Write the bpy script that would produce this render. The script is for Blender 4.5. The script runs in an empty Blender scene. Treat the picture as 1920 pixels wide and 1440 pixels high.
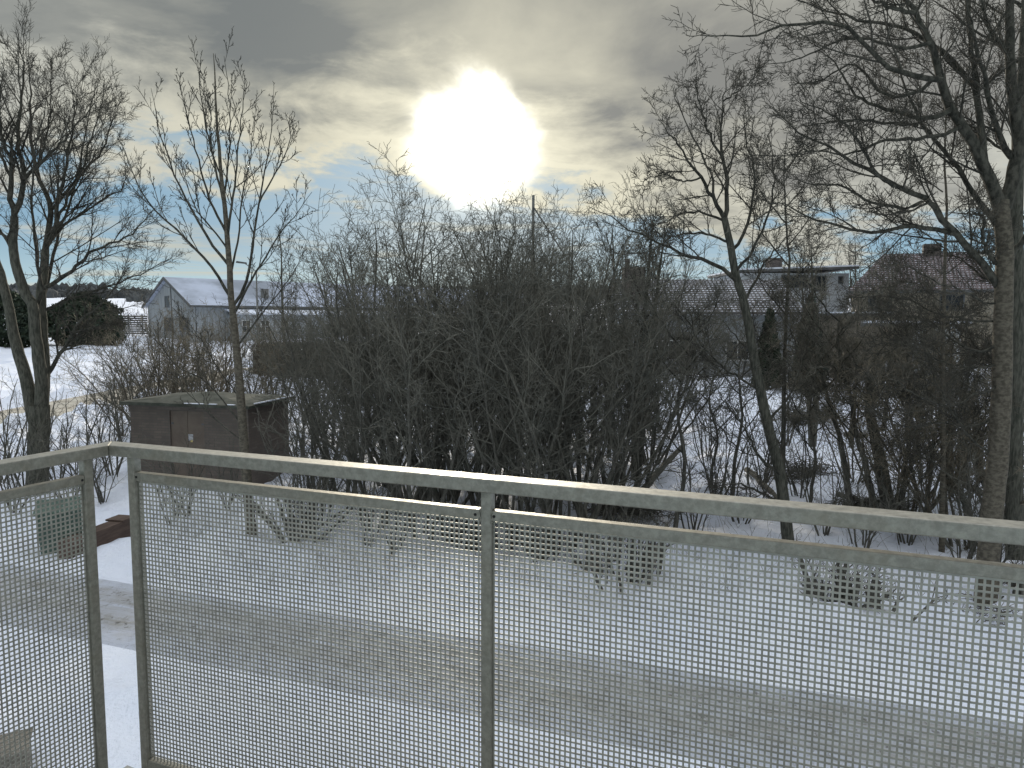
import bpy, math, random
import numpy as np
from mathutils import Vector, Matrix
rng = np.random.default_rng(7)
random.seed(7)
sc = bpy.context.scene
COL = sc.collection
EYE = 4.8
# ------------------------------------------------------------------ camera
PITCH, ROLL, FPX = 5.3, 0.2, 1340.0
def cam_basis():
    p, r = math.radians(PITCH), math.radians(ROLL)
    right = np.array([1, 0, 0.]); up = np.array([0, math.sin(p), math.cos(p)]); fw = np.array([0, math.cos(p), -math.sin(p)])
    c, s = math.cos(r), math.sin(r)
    return c*right+s*up, -s*right+c*up, fw
CR, CU, CF = cam_basis()
cam_data = bpy.data.cameras.new('camera'); cam = bpy.data.objects.new('camera', cam_data); COL.objects.link(cam)
cam_data.sensor_fit = 'HORIZONTAL'; cam_data.sensor_width = 36.0
cam_data.lens = 36.0*FPX/1920.0
cam_data.clip_start = 0.05; cam_data.clip_end = 6000
cam.matrix_world = Matrix(((CR[0], CU[0], -CF[0], 0), (CR[1], CU[1], -CF[1], 0), (CR[2], CU[2], -CF[2], EYE), (0, 0, 0, 1)))
sc.camera = cam
# ------------------------------------------------------------------ exposure
sc.view_settings.view_transform = 'Standard'; sc.view_settings.look = 'None'
sc.view_settings.exposure = 0.14; sc.view_settings.gamma = 1.0
sc.view_settings.use_curve_mapping = False
sc.cycles.max_bounces = 6; sc.cycles.diffuse_bounces = 3; sc.cycles.glossy_bounces = 2
# ------------------------------------------------------------------ sun
def ray(px, py):
    d = CR*(px-960)/FPX + CU*(720-py)/FPX + CF
    return d
SUN = ray(878, 262); SUN = SUN/np.linalg.norm(SUN)
sun_el = math.asin(SUN[2]); sun_az = math.atan2(SUN[0], SUN[1])
sl = bpy.data.lights.new('sun', 'SUN'); so = bpy.data.objects.new('sun', sl); COL.objects.link(so)
sl.energy = 3.0; sl.angle = math.radians(2.5); sl.color = (1.0, 0.9, 0.74)
so.rotation_euler = Vector(SUN).to_track_quat('Z', 'Y').to_euler()
so.location = (0, 0, 60)
# ------------------------------------------------------------------ node helpers
class NT:
    def __init__(s, tree): s.t = tree; s.n = tree.nodes; s.l = tree.links
    def new(s, typ, **kw):
        nd = s.n.new(typ)
        for k, v in kw.items(): setattr(nd, k, v)
        return nd
    def put(s, sock, v):
        if isinstance(v, bpy.types.NodeSocket): s.l.new(v, sock)
        elif v is not None: sock.default_value = v
    def math(s, op, a, b=None, c=None, clamp=False):
        nd = s.new('ShaderNodeMath', operation=op, use_clamp=clamp)
        s.put(nd.inputs[0], a); s.put(nd.inputs[1], b)
        if c is not None: s.put(nd.inputs[2], c)
        return nd.outputs[0]
    def vmath(s, op, a, b=None):
        nd = s.new('ShaderNodeVectorMath', operation=op); s.put(nd.inputs[0], a); s.put(nd.inputs[1], b)
        return nd.outputs['Value'] if op in ('DOT_PRODUCT', 'LENGTH') else nd.outputs[0]
    def smooth(s, v, a, b, lo=0.0, hi=1.0):
        nd = s.new('ShaderNodeMapRange', interpolation_type='SMOOTHSTEP')
        s.put(nd.inputs[0], v); s.put(nd.inputs[1], a); s.put(nd.inputs[2], b); s.put(nd.inputs[3], lo); s.put(nd.inputs[4], hi)
        return nd.outputs[0]
    def lin(s, v, a, b, lo=0.0, hi=1.0):
        nd = s.new('ShaderNodeMapRange')
        s.put(nd.inputs[0], v); s.put(nd.inputs[1], a); s.put(nd.inputs[2], b); s.put(nd.inputs[3], lo); s.put(nd.inputs[4], hi)
        return nd.outputs[0]
    def noise(s, vec, scale, detail=4, rough=0.55, dist=0.0):
        nd = s.new('ShaderNodeTexNoise'); s.put(nd.inputs['Vector'], vec)
        nd.inputs['Scale'].default_value = scale; nd.inputs['Detail'].default_value = detail
        nd.inputs['Roughness'].default_value = rough; nd.inputs['Distortion'].default_value = dist
        return nd.outputs[0]
    def mix(s, f, a, b):
        nd = s.new('ShaderNodeMix', data_type='RGBA'); s.put(nd.inputs[0], f)
        s.put(nd.inputs[6], a if isinstance(a, bpy.types.NodeSocket) else (*a, 1)[:4]); s.put(nd.inputs[7], b if isinstance(b, bpy.types.NodeSocket) else (*b, 1)[:4])
        return nd.outputs[2]
    def comb(s, x, y, z):
        nd = s.new('ShaderNodeCombineXYZ'); s.put(nd.inputs[0], x); s.put(nd.inputs[1], y); s.put(nd.inputs[2], z); return nd.outputs[0]
    def sep(s, v):
        nd = s.new('ShaderNodeSeparateXYZ'); s.put(nd.inputs[0], v); return nd.outputs
    def scale(s, v, k):
        nd = s.new('ShaderNodeVectorMath', operation='SCALE'); s.put(nd.inputs[0], v); s.put(nd.inputs[3], k); return nd.outputs[0]
# ------------------------------------------------------------------ sky
world = bpy.data.worlds.new('World'); sc.world = world; world.use_nodes = True
wt = NT(world.node_tree); wt.n.clear()
def build_sky():
    tc = wt.new('ShaderNodeTexCoord').outputs['Generated']
    d = wt.new('ShaderNodeVectorMath', operation='NORMALIZE'); wt.put(d.inputs[0], tc); d = d.outputs[0]
    x, y, z = wt.sep(d)
    zc = wt.math('MAXIMUM', z, 0.0)
    # elevation in degrees and azimuth in degrees
    el = wt.math('MULTIPLY', wt.math('ARCSINE', z), 57.2958)
    az = wt.math('MULTIPLY', wt.math('ARCTAN2', x, y), 57.2958)
    # cloud sheet coordinates: the sky plane high above, seen in perspective
    k = wt.math('DIVIDE', 1.0, wt.math('ADD', zc, 0.10))
    px = wt.math('MULTIPLY', x, k); py = wt.math('MULTIPLY', y, k)
    pv = wt.comb(px, wt.math('MULTIPLY', py, 1.0), 3.7)
    big = wt.noise(pv, 0.62, 5, 0.55, 0.5)
    det = wt.noise(wt.comb(px, py, 9.1), 1.9, 9, 0.62, 0.6)
    fine = wt.noise(wt.comb(wt.math('MULTIPLY', az, 0.05), wt.math('MULTIPLY', el, 0.12), 1.3), 3.0, 10, 0.62, 0.4)
    n = wt.math('ADD', wt.math('MULTIPLY', big, 0.5), wt.math('ADD', wt.math('MULTIPLY', det, 0.3), wt.math('MULTIPLY', fine, 0.4)))   # ~0.6
    # blue sky from the Nishita model
    ns = wt.new('ShaderNodeTexSky', sky_type='NISHITA'); ns.sun_disc = False
    ns.sun_elevation = sun_el; ns.sun_rotation = sun_az; ns.dust_density = 1.5; ns.ozone_density = 2.0
    blue = wt.mix(0.93, wt.scale(ns.outputs[0], 0.09), (0.21, 0.37, 0.51))
    pale = wt.smooth(el, 6.5, 0.0)
    blue = wt.mix(wt.math('MULTIPLY', pale, 0.72), blue, (0.56, 0.73, 0.74))
    # coverage: solid deck above ~12 degrees, broken below
    edge = wt.math('ADD', el, wt.math('MULTIPLY', wt.math('SUBTRACT', n, 0.59), 32.0))
    azb = wt.smooth(az, -6.0, 14.0, 0.0, 4.2)
    edge = wt.math('ADD', edge, azb)
    deck = wt.smooth(edge, 9.6, 12.6)
    streak = wt.noise(wt.comb(wt.math('MULTIPLY', az, 0.035), wt.math('MULTIPLY', el, 0.42), 5.0), 1.6, 8, 0.6, 0.8)
    low = wt.math('MULTIPLY', wt.smooth(streak, 0.50, 0.66), wt.smooth(el, 10.0, 2.0, 0.35, 0.85))
    cover = wt.math('MAXIMUM', deck, low)
    # angle to the sun
    dot = wt.vmath('DOT_PRODUCT', d, tuple(SUN))
    ang = wt.math('MULTIPLY', wt.math('ARCCOSINE', wt.math('MINIMUM', dot, 0.99999)), 57.2958)
    # deck colour
    dark = wt.mix(wt.smooth(az, 25, -25), (0.25, 0.25, 0.235), (0.185, 0.20, 0.20))
    bright = wt.mix(wt.smooth(ang, 10, 34), (0.70, 0.67, 0.53), (0.50, 0.505, 0.455))
    bn = wt.math('MULTIPLY', wt.math('SUBTRACT', wt.noise(wt.comb(px, wt.math('MULTIPLY', py, 1.1), 21.0), 1.15, 7, 0.55, 0.4), 0.5), 2.2)
    bf = wt.math('ADD', wt.math('ADD', wt.smooth(edge, 19.0, 11.5, 0.0, 0.85), wt.smooth(ang, 18.0, 5.0, 0.0, 0.40)), bn)
    bf = wt.math('MULTIPLY', wt.math('MAXIMUM', bf, 0.0), 1.0, clamp=True)
    cloud = wt.mix(bf, dark, bright)
    lowcol = wt.mix(wt.smooth(ang, 12, 40), (0.56, 0.53, 0.41), (0.58, 0.57, 0.49))
    cloud = wt.mix(wt.smooth(edge, 13.5, 9.5), cloud, lowcol)
    sky = wt.mix(cover, blue, cloud)
    # overcast dome brighter overhead (CIE), boosted above the frame as added fill light
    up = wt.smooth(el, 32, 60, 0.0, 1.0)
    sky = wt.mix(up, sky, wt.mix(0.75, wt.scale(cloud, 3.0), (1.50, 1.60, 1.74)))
    # sun burning through thinner cloud
    jag = wt.noise(wt.comb(wt.math('MULTIPLY', az, 0.085), wt.math('MULTIPLY', el, 0.10), 7.7), 1.1, 5, 0.55, 0.5)
    a2 = wt.math('ADD', ang, wt.math('MULTIPLY', wt.math('SUBTRACT', jag, 0.5), 8.0))
    core = wt.math('POWER', wt.smooth(a2, 7.3, 1.4), 3.2)
    halo = wt.math('POWER', 2.718, wt.math('MULTIPLY', wt.math('MULTIPLY', a2, a2), -1/80.0))
    sky = wt.vmath('ADD', sky, wt.scale(wt.mix(0.0, (1.0, 0.93, 0.70), (0, 0, 0)), wt.math('MULTIPLY', halo, wt.math('MULTIPLY_ADD', cover, 0.15, 0.03))))
    sky = wt.vmath('ADD', sky, wt.scale(wt.mix(0, (1.0, 0.95, 0.80), (0, 0, 0)), wt.math('MULTIPLY', core, 6.0)))
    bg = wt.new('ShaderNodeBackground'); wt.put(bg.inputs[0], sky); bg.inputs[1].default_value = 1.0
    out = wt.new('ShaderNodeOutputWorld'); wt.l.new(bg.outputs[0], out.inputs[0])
build_sky()
world.cycles.sampling_method = 'MANUAL'; world.cycles.sample_map_resolution = 512
# ------------------------------------------------------------------ terrain functions
_DL = np.array([-60, 14, 20, 25, 42, 60, 85, 150, 400, 900, 1600, 2500.])
_ZL = np.array([0, 0, 0.05, 0.25, 1.0, 1.3, 1.7, 4.6, 12.5, 29, 62, 80.])
_ZR = np.array([0, 0, 0.25, 0.6, 2.0, 2.3, 2.7, 4.8, 12.5, 29, 62, 80.])
# the near road is the strip between two world lines (filled in below)
def raw_profile(x, y):
    x = np.asarray(x, float); y = np.asarray(y, float)
    t = np.clip((x/np.maximum(y, 5)+0.15)/0.35, 0, 1); t = t*t*(3-2*t)
    return np.interp(y, _DL, _ZL)*(1-t)+np.interp(y, _DL, _ZR)*t
def lumps(x, y):
    return (0.05*np.sin(1.3*x+0.7*y)+0.04*np.sin(0.6*x-1.9*y+1.2)+0.03*np.sin(2.9*x+1.1*np.sin(2.3*y))+0.022*np.sin(4.3*y+2.1*x)
            + 0.015*np.sin(7.1*x-3.3*y)+0.012*np.sin(9.7*y+5.1*x))
def gp0(px, py, f):
    d = ray(px, py); D = 5.0
    lo, hi = 2.0, 2500.0
    t = 2.0
    prev = None
    while t < 2500:
        p = d*(t/d[1]); zt = EYE+p[2]
        if zt < float(f(p[0], p[1])):
            a, b = prev, t
            for _ in range(30):
                m = 0.5*(a+b); p = d*(m/d[1])
                if EYE+p[2] < float(f(p[0], p[1])): b = m
                else: a = m
            p = d*(b/d[1]); return np.array([p[0], p[1]])
        prev = t; t *= 1.03
    p = d*(900/d[1]); return np.array([p[0], p[1]])
flat = lambda x, y: 0.0
RA = gp0(215, 1084, flat); RB = gp0(1220, 1240, flat)       # far edge of the near road
RC = gp0(215, 1222, flat); RD = gp0(1000, 1378, flat)       # near edge
r_dir = RB-RA; r_dir /= np.linalg.norm(r_dir); r_nrm = np.array([-r_dir[1], r_dir[0]])
r_mid = (RA+RB+RC+RD)/4
r_w = 0.5*(np.dot((RA+RB)/2-r_mid, r_nrm)-np.dot((RC+RD)/2-r_mid, r_nrm)); r_mid = r_mid+r_nrm*(np.dot((RA+RB)/2-r_mid, r_nrm)+np.dot((RC+RD)/2-r_mid, r_nrm))/2
print('road', RA, RB, RC, RD, 'half width', r_w)
_R2 = [gp0(*q, raw_profile) for q in [(-260, 850), (-120, 818), (0, 792), (100, 768), (190, 752), (283, 731), (370, 716), (440, 704), (500, 690)]]
R2 = np.array(_R2); r2_w = 1.9
def seg_dist(x, y, pts):
    x = np.asarray(x, float); y = np.asarray(y, float)
    best = np.full(np.broadcast(x, y).shape, 1e9)
    for a, b in zip(pts[:-1], pts[1:]):
        d = b-a; L = d@d
        t = np.clip(((x-a[0])*d[0]+(y-a[1])*d[1])/L, 0, 1)
        best = np.minimum(best, np.hypot(x-a[0]-t*d[0], y-a[1]-t*d[1]))
    return best
def ground(x, y):
    x = np.asarray(x, float); y = np.asarray(y, float)
    z = raw_profile(x, y)
    d1 = np.abs((x-r_mid[0])*r_nrm[0]+(y-r_mid[1])*r_nrm[1])-r_w
    d2 = seg_dist(x, y, R2)-r2_w
    m = np.clip(np.minimum(d1, d2)/0.8, 0, 1); m = m*m*(3-2*m)
    amp = np.where(y > 80, 0.6, 1.0)
    z = z+m*amp*(1.6*lumps(x, y)+0.09)
    bank = np.exp(-((d2-1.3)/0.9)**2)*(0.38+0.2*np.sin(2.1*x+1.3*y)+0.14*np.sin(5.3*x-2.2*y)+0.1*np.sin(11*x+4*y))
    z = z+np.where(d2 > 0.1, np.maximum(bank, 0)*np.clip((d2-.1)/.5, 0, 1), 0)
    return z
def G(x, y): return float(ground(x, y))
def gp(px, py):
    """ground point under a pixel"""
    q = gp0(px, py, raw_profile); return np.array([q[0], q[1], G(q[0], q[1])])
def P(px, py, D):
    d = ray(px, py); p = d*(D/d[1]); return np.array([p[0], p[1], p[2]+EYE])
# ------------------------------------------------------------------ mesh helpers
def mesh_np(name, V, F, smooth=False):
    """V (n,3); F (m,4) int quads"""
    me = bpy.data.meshes.new(name); V = np.asarray(V, np.float32); F = np.asarray(F, np.int32); k = F.shape[1]
    me.vertices.add(len(V)); me.vertices.foreach_set('co', V.ravel())
    me.loops.add(F.size); me.loops.foreach_set('vertex_index', F.ravel())
    me.polygons.add(len(F)); me.polygons.foreach_set('loop_start', np.arange(0, F.size, k, dtype=np.int32))
    if smooth: me.polygons.foreach_set('use_smooth', np.ones(len(F), bool))
    me.update(calc_edges=True)
    return me
def link(name, me, mat, parent=None):
    o = bpy.data.objects.new(name, me); COL.objects.link(o)
    if mat is not None and me is not None and not me.materials: me.materials.append(mat)
    if parent is not None: o.parent = parent
    return o
def tag(o, label, cat, group=None):
    o['label'] = label; o['category'] = cat
    if group: o['group'] = group
    return o
def struct(o): o['kind'] = 'structure'; return o
def thing(name, loc, label, cat, group=None, rz=0.0):
    o = bpy.data.objects.new(name, None); COL.objects.link(o); o.location = loc; o.rotation_euler = (0, 0, rz)
    o.empty_display_size = 0.2
    return tag(o, label, cat, group)
class MB:
    """collects convex pieces into one mesh (local coordinates)"""
    def __init__(s): s.v = []; s.f = []
    def add(s, V, F):
        b = len(s.v); s.v += [tuple(map(float, v)) for v in V]; s.f += [tuple(i+b for i in f) for f in F]
    def box(s, x0, x1, y0, y1, z0, z1):
        V = [(x0, y0, z0), (x1, y0, z0), (x1, y1, z0), (x0, y1, z0), (x0, y0, z1), (x1, y0, z1), (x1, y1, z1), (x0, y1, z1)]
        s.add(V, [(0, 3, 2, 1), (4, 5, 6, 7), (0, 1, 5, 4), (1, 2, 6, 5), (2, 3, 7, 6), (3, 0, 4, 7)]); return s
    def prism(s, poly, z0, z1):
        """vertical prism over plan polygon (counter-clockwise)"""
        n = len(poly); V = [(p[0], p[1], z0) for p in poly]+[(p[0], p[1], z1) for p in poly]
        F = [tuple(range(n-1, -1, -1)), tuple(range(n, 2*n))]+[(i, (i+1) % n, n+(i+1) % n, n+i) for i in range(n)]
        s.add(V, F); return s
    def tube(s, a, b, r0, r1=None, n=10, cap=True):
        r1 = r0 if r1 is None else r1
        a = Vector(a); b = Vector(b); t = (b-a).normalized(); u = t.orthogonal().normalized(); w = t.cross(u)
        V = []
        for c, r in ((a, r0), (b, r1)):
            for i in range(n):
                q = 2*math.pi*i/n; V.append(c+u*(r*math.cos(q))+w*(r*math.sin(q)))
        F = [(i, (i+1) % n, n+(i+1) % n, n+i) for i in range(n)]
        if cap: F += [tuple(range(n-1, -1, -1)), tuple(range(n, 2*n))]
        s.add(V, F); return s
    def build(s, name, mat, parent=None, bevel=0.0, smooth=False):
        me = bpy.data.meshes.new(name); me.from_pydata(s.v, [], s.f); me.update()
        if smooth:
            for p in me.polygons: p.use_smooth = True
        o = link(name, me, mat, parent)
        if bevel:
            m = o.modifiers.new('bevel', 'BEVEL'); m.width = bevel; m.segments = 2; m.limit_method = 'ANGLE'
        return o
# ------------------------------------------------------------------ materials
def mat(name, rough=0.8, metal=0.0):
    m = bpy.data.materials.new(name); m.use_nodes = True
    t = NT(m.node_tree); b = t.n['Principled BSDF']; b.inputs['Roughness'].default_value = rough; b.inputs['Metallic'].default_value = metal
    return m, t, b
def simple(name, c1, c2, scale=3.0, rough=0.8, metal=0.0, bump=0.3, bscale=None, coord='Object', stretch=(1, 1, 1), lo=0.35, hi=0.65, spec=None):
    m, t, b = mat(name, rough, metal)
    co = t.new('ShaderNodeTexCoord').outputs[coord]
    if stretch != (1, 1, 1):
        mp = t.new('ShaderNodeMapping'); t.put(mp.inputs[0], co); mp.inputs['Scale'].default_value = stretch; co = mp.outputs[0]
    n = t.noise(co, scale, 6, 0.6)
    t.put(b.inputs['Base Color'], t.mix(t.smooth(n, lo, hi), c1, c2))
    if spec is not None: b.inputs['Specular IOR Level'].default_value = spec
    if bump:
        bp = t.new('ShaderNodeBump'); bp.inputs['Strength'].default_value = bump; bp.inputs['Distance'].default_value = 0.02
        t.put(bp.inputs['Height'], t.noise(co, bscale or scale*4, 6, 0.65)); t.put(b.inputs['Normal'], bp.outputs[0])
    return m
M_bark = simple('bark_grey', (0.055, 0.057, 0.046), (0.135, 0.132, 0.107), 9, 0.9, bump=1.0, bscale=20, stretch=(3, 3, 0.6), spec=0.2)
M_bark2 = simple('bark_brown', (0.075, 0.067, 0.052), (0.16, 0.142, 0.11), 11, 0.85, bump=0.6, bscale=22, stretch=(1.2, 1.2, 1.8), spec=0.2)
M_limb = simple('limb_bark', (0.035, 0.035, 0.029), (0.10, 0.096, 0.078), 9, 0.9, bump=0.8, bscale=20, stretch=(1.5, 1.5, 0.8), spec=0.2)
M_pale = simple('pale_twig_bark', (0.10, 0.09, 0.068), (0.24, 0.21, 0.155), 1.2, 0.85, bump=0, spec=0.3)
M_twig = simple('twig_bark', (0.035, 0.034, 0.028), (0.085, 0.08, 0.065), 1.2, 0.85, bump=0, spec=0.3)
M_twigd = simple('thicket_twig_bark', (0.082, 0.083, 0.070), (0.185, 0.178, 0.146), 0.8, 0.85, bump=0, spec=0.3)
M_dark = simple('thicket_stem_bark', (0.07, 0.069, 0.058), (0.15, 0.142, 0.12), 8, 0.9, bump=0.6, bscale=18, stretch=(3, 3, 0.6), spec=0.2)
def make_snow():
    m, t, b = mat('snow', 0.75)
    co = t.new('ShaderNodeTexCoord').outputs['Object']
    n = t.noise(co, 0.35, 5, 0.6); n2 = t.noise(co, 7, 6, 0.65)
    c = t.mix(t.smooth(n, 0.3, 0.7), (0.74, 0.79, 0.90), (0.84, 0.87, 0.94))
    spk = t.smooth(n2, 0.66, 0.76)
    c = t.mix(t.math('MULTIPLY', spk, t.smooth(n, 0.45, 0.6)), c, (0.33, 0.30, 0.25))
    t.put(b.inputs['Base Color'], c); b.inputs['Specular IOR Level'].default_value = 0.25
    bp = t.new('ShaderNodeBump'); bp.inputs['Strength'].default_value = 0.9; bp.inputs['Distance'].default_value = 0.15
    h = t.math('ADD', t.noise(co, 2.2, 7, 0.6), t.math('MULTIPLY', t.noise(co, 14, 4, 0.6), 0.25))
    t.put(bp.inputs['Height'], h); t.put(b.inputs['Normal'], bp.outputs[0])
    return m
M_snow = make_snow()
def make_road(name, tracks):
    """packed dirty snow, grey in the wheel tracks; object X runs along the road, Y across"""
    m, t, b = mat(name, 0.7)
    co = t.new('ShaderNodeTexCoord').outputs['Object']
    x, y, z = t.sep(co)
    wob = t.math('MULTIPLY', t.math('SUBTRACT', t.noise(t.comb(t.math('MULTIPLY', x, 0.35), 0, 0), 1.0, 3), 0.5), 0.6)
    yy = t.math('ADD', y, wob)
    fac = None
    for (c, w) in tracks:
        k = t.smooth(t.math('ABSOLUTE', t.math('SUBTRACT', yy, c)), w, w*0.25)
        fac = k if fac is None else t.math('MAXIMUM', fac, k)
    st = t.new('ShaderNodeMapping'); t.put(st.inputs[0], co); st.inputs['Scale'].default_value = (0.35, 4.5, 1)
    n = t.noise(st.outputs[0], 2.0, 8, 0.68)
    n2 = t.noise(co, 9, 7, 0.7)
    f = t.math('ADD', t.math('MULTIPLY', fac, 0.72), t.math('MULTIPLY', t.math('SUBTRACT', n, 0.56), 2.4), clamp=True)
    ed = t.math('ADD', t.math('ABSOLUTE', y), t.math('MULTIPLY', t.math('SUBTRACT', t.noise(co, 1.1, 6, 0.65), 0.5), 2.0))
    f = t.math('MULTIPLY', f, t.smooth(ed, r_w+0.05, r_w-0.75))
    c = t.mix(f, (0.76, 0.80, 0.90), (0.42, 0.395, 0.345))
    churn = t.noise(co, 3.2, 9, 0.75)
    c = t.mix(t.math('MULTIPLY', t.smooth(churn, 0.46, 0.58), t.smooth(ed, r_w-0.05, r_w-0.45, 0, 0.75)), c, (0.66, 0.68, 0.73))
    c = t.mix(t.math('MULTIPLY', t.smooth(n2, 0.55, 0.66), t.math('ADD', t.math('MULTIPLY', fac, 0.55), 0.30)), c, (0.15, 0.14, 0.12))
    t.put(b.inputs['Base Color'], c)
    bp = t.new('ShaderNodeBump'); bp.inputs['Strength'].default_value = 1.0; bp.inputs['Distance'].default_value = 0.12
    t.put(bp.inputs['Height'], t.math('ADD', t.math('ADD', n, churn), t.math('MULTIPLY', n2, 0.5))); t.put(b.inputs['Normal'], bp.outputs[0])
    return m
M_road = make_road('packed_snow_road', [(r_w-0.75, 0.42), (r_w-1.5, 0.2), (-r_w+0.85, 0.45), (-r_w+1.65, 0.2), (0.15, 0.15)])
M_road2 = simple('slushy_gravel_road', (0.30, 0.27, 0.22), (0.48, 0.45, 0.38), 1.3, 0.8, bump=0.6, bscale=9)
def make_galv(name, tint=(1, 1, 1)):
    m, t, b = mat(name, 0.42, 0.75)
    co = t.new('ShaderNodeTexCoord').outputs['Object']
    n = t.noise(co, 55, 5, 0.7); n2 = t.noise(co, 5, 4, 0.6)
    vo = t.new('ShaderNodeTexVoronoi'); t.put(vo.inputs['Vector'], co); vo.inputs['Scale'].default_value = 90
    c = t.mix(t.smooth(n, 0.33, 0.68), (0.27*tint[0], 0.264*tint[1], 0.232*tint[2]), (0.38*tint[0], 0.37*tint[1], 0.325*tint[2]))
    c = t.mix(t.math('MULTIPLY', t.smooth(n2, 0.45, 0.75), 0.4), c, (0.28, 0.25, 0.19))
    t.put(b.inputs['Base Color'], c)
    t.put(b.inputs['Roughness'], t.lin(t.noise(co, 40, 4), 0.3, 0.7, 0.46, 0.66))
    bp = t.new('ShaderNodeBump'); bp.inputs['Strength'].default_value = 0.25; bp.inputs['Distance'].default_value = 0.002
    t.put(bp.inputs['Height'], t.math('ADD', n, t.math('MULTIPLY', vo.outputs[0], 0.4))); t.put(b.inputs['Normal'], bp.outputs[0])
    return m
M_galv = make_galv('galvanised_steel')
M_perf = simple('perforated_sheet_steel', (0.32, 0.316, 0.285), (0.43, 0.425, 0.385), 20, 0.5, 0.6, bump=0)
M_hole = simple('dark_hole', (0.01, 0.01, 0.01), (0.02, 0.02, 0.02), 5, 0.9, bump=0)
def make_brick():
    m, t, b = mat('brown_brick', 0.9)
    co = t.new('ShaderNodeTexCoord').outputs['Object']
    x, y, z = t.sep(co)
    br = t.new('ShaderNodeTexBrick'); t.put(br.inputs['Vector'], t.comb(t.math('ADD', x, y), z, 0))
    br.inputs['Color1'].default_value = (0.185, 0.15, 0.125, 1); br.inputs['Color2'].default_value = (0.135, 0.11, 0.094, 1)
    br.inputs['Mortar'].default_value = (0.13, 0.115, 0.10, 1); br.inputs['Scale'].default_value = 1.0
    br.inputs['Brick Width'].default_value = 0.25; br.inputs['Row Height'].default_value = 0.075; br.inputs['Mortar Size'].default_value = 0.010
    n = t.noise(co, 2, 5)
    t.put(b.inputs['Base Color'], t.mix(t.smooth(n, 0.3, 0.75, 0, 0.5), br.outputs[0], (0.09, 0.08, 0.07)))
    return m
M_brick = make_brick()
M_door = simple('brown_painted_steel', (0.13, 0.10, 0.078), (0.165, 0.13, 0.10), 3, 0.6, bump=0.1)
M_felt = simple('mossy_roof_felt', (0.045, 0.05, 0.038), (0.10, 0.105, 0.085), 2.0, 0.95, bump=0.5)
M_white = simple('white_render', (0.42, 0.44, 0.46), (0.52, 0.54, 0.56), 0.6, 0.85, bump=0.1)
M_siding = simple('pale_grey_wall_boards', (0.26, 0.28, 0.29), (0.36, 0.38, 0.39), 0.8, 0.85, bump=0.2, stretch=(6, 6, 0.4))
M_tan = simple('tan_render', (0.26, 0.225, 0.175), (0.33, 0.29, 0.225), 0.6, 0.9, bump=0.1)
M_glass = simple('dark_window_glass', (0.03, 0.036, 0.04), (0.05, 0.055, 0.06), 0.7, 0.2, bump=0, spec=0.08)
M_frame = simple('grey_window_frame', (0.09, 0.095, 0.10), (0.14, 0.145, 0.15), 2, 0.6, bump=0)
M_wframe = simple('white_window_frame', (0.6, 0.6, 0.58), (0.7, 0.7, 0.68), 2, 0.6, bump=0)
M_trim = simple('dark_trim', (0.07, 0.075, 0.075), (0.12, 0.12, 0.12), 2, 0.7, bump=0)
M_brickd = simple('dark_chimney_brick', (0.06, 0.052, 0.048), (0.12, 0.10, 0.09), 5, 0.9, bump=0.4)
M_pole = simple('grey_pole', (0.14, 0.14, 0.135), (0.22, 0.22, 0.21), 2, 0.6, bump=0)
M_wood = simple('weathered_wood', (0.14, 0.125, 0.10), (0.24, 0.21, 0.17), 3, 0.85, bump=0.5, stretch=(1, 8, 8))
M_brown = simple('brown_timber', (0.075, 0.048, 0.036), (0.12, 0.082, 0.062), 3, 0.8, bump=0.3, stretch=(1, 6, 6))
M_green = simple('dark_green_plastic', (0.045, 0.085, 0.066), (0.07, 0.115, 0.09), 2, 0.5, bump=0.1)
M_ever = simple('evergreen_foliage', (0.018, 0.030, 0.020), (0.05, 0.07, 0.04), 1.5, 0.9, bump=0)
M_ever2 = simple('blue_green_foliage', (0.06, 0.085, 0.075), (0.13, 0.15, 0.11), 1.5, 0.9, bump=0)
M_hedge = simple('beech_hedge_twigs', (0.055, 0.046, 0.036), (0.13, 0.105, 0.08), 0.8, 0.9, bump=0)
M_forest = simple('far_forest_crowns', (0.045, 0.05, 0.052), (0.09, 0.095, 0.095), 0.02, 1.0, bump=0)  # blue-grey of distant haze put into the crown colour
def make_tile(name, c1, c2, snowf):
    m, t, b = mat(name, 0.8)
    co = t.new('ShaderNodeTexCoord').outputs['UV']
    u, v, _ = t.sep(co)
    row = t.math('FRACT', t.math('MULTIPLY', v, 1/0.27)); colm = t.math('FRACT', t.math('MULTIPLY', u, 1/0.22))
    arch = t.math('ABSOLUTE', t.math('SUBTRACT', colm, 0.5))
    n = t.noise(co, 1.2, 5)
    c = t.mix(t.smooth(n, 0.35, 0.65), c1, c2)
    edge = t.math('MULTIPLY', t.smooth(row, 0.62, 0.8), t.smooth(arch, 0.42, 0.2))
    sf = t.math('MULTIPLY', edge, t.smooth(t.noise(co, 0.5, 3), 0.3, 0.5, 0.4, 1.0))
    c = t.mix(t.math('MULTIPLY', sf, snowf), c, (0.78, 0.82, 0.9))
    t.put(b.inputs['Base Color'], c)
    bp = t.new('ShaderNodeBump'); bp.inputs['Strength'].default_value = 0.8; bp.inputs['Distance'].default_value = 0.04
    t.put(bp.inputs['Height'], t.math('ADD', row, t.math('MULTIPLY', arch, -1.0))); t.put(b.inputs['Normal'], bp.outputs[0])
    return m
M_tile = make_tile('snow_dusted_red_tiles', (0.085, 0.062, 0.062), (0.125, 0.094, 0.092), 0.42)
M_tile2 = make_tile('snow_dusted_dark_tiles', (0.085, 0.08, 0.08), (0.13, 0.12, 0.12), 0.85)
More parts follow.
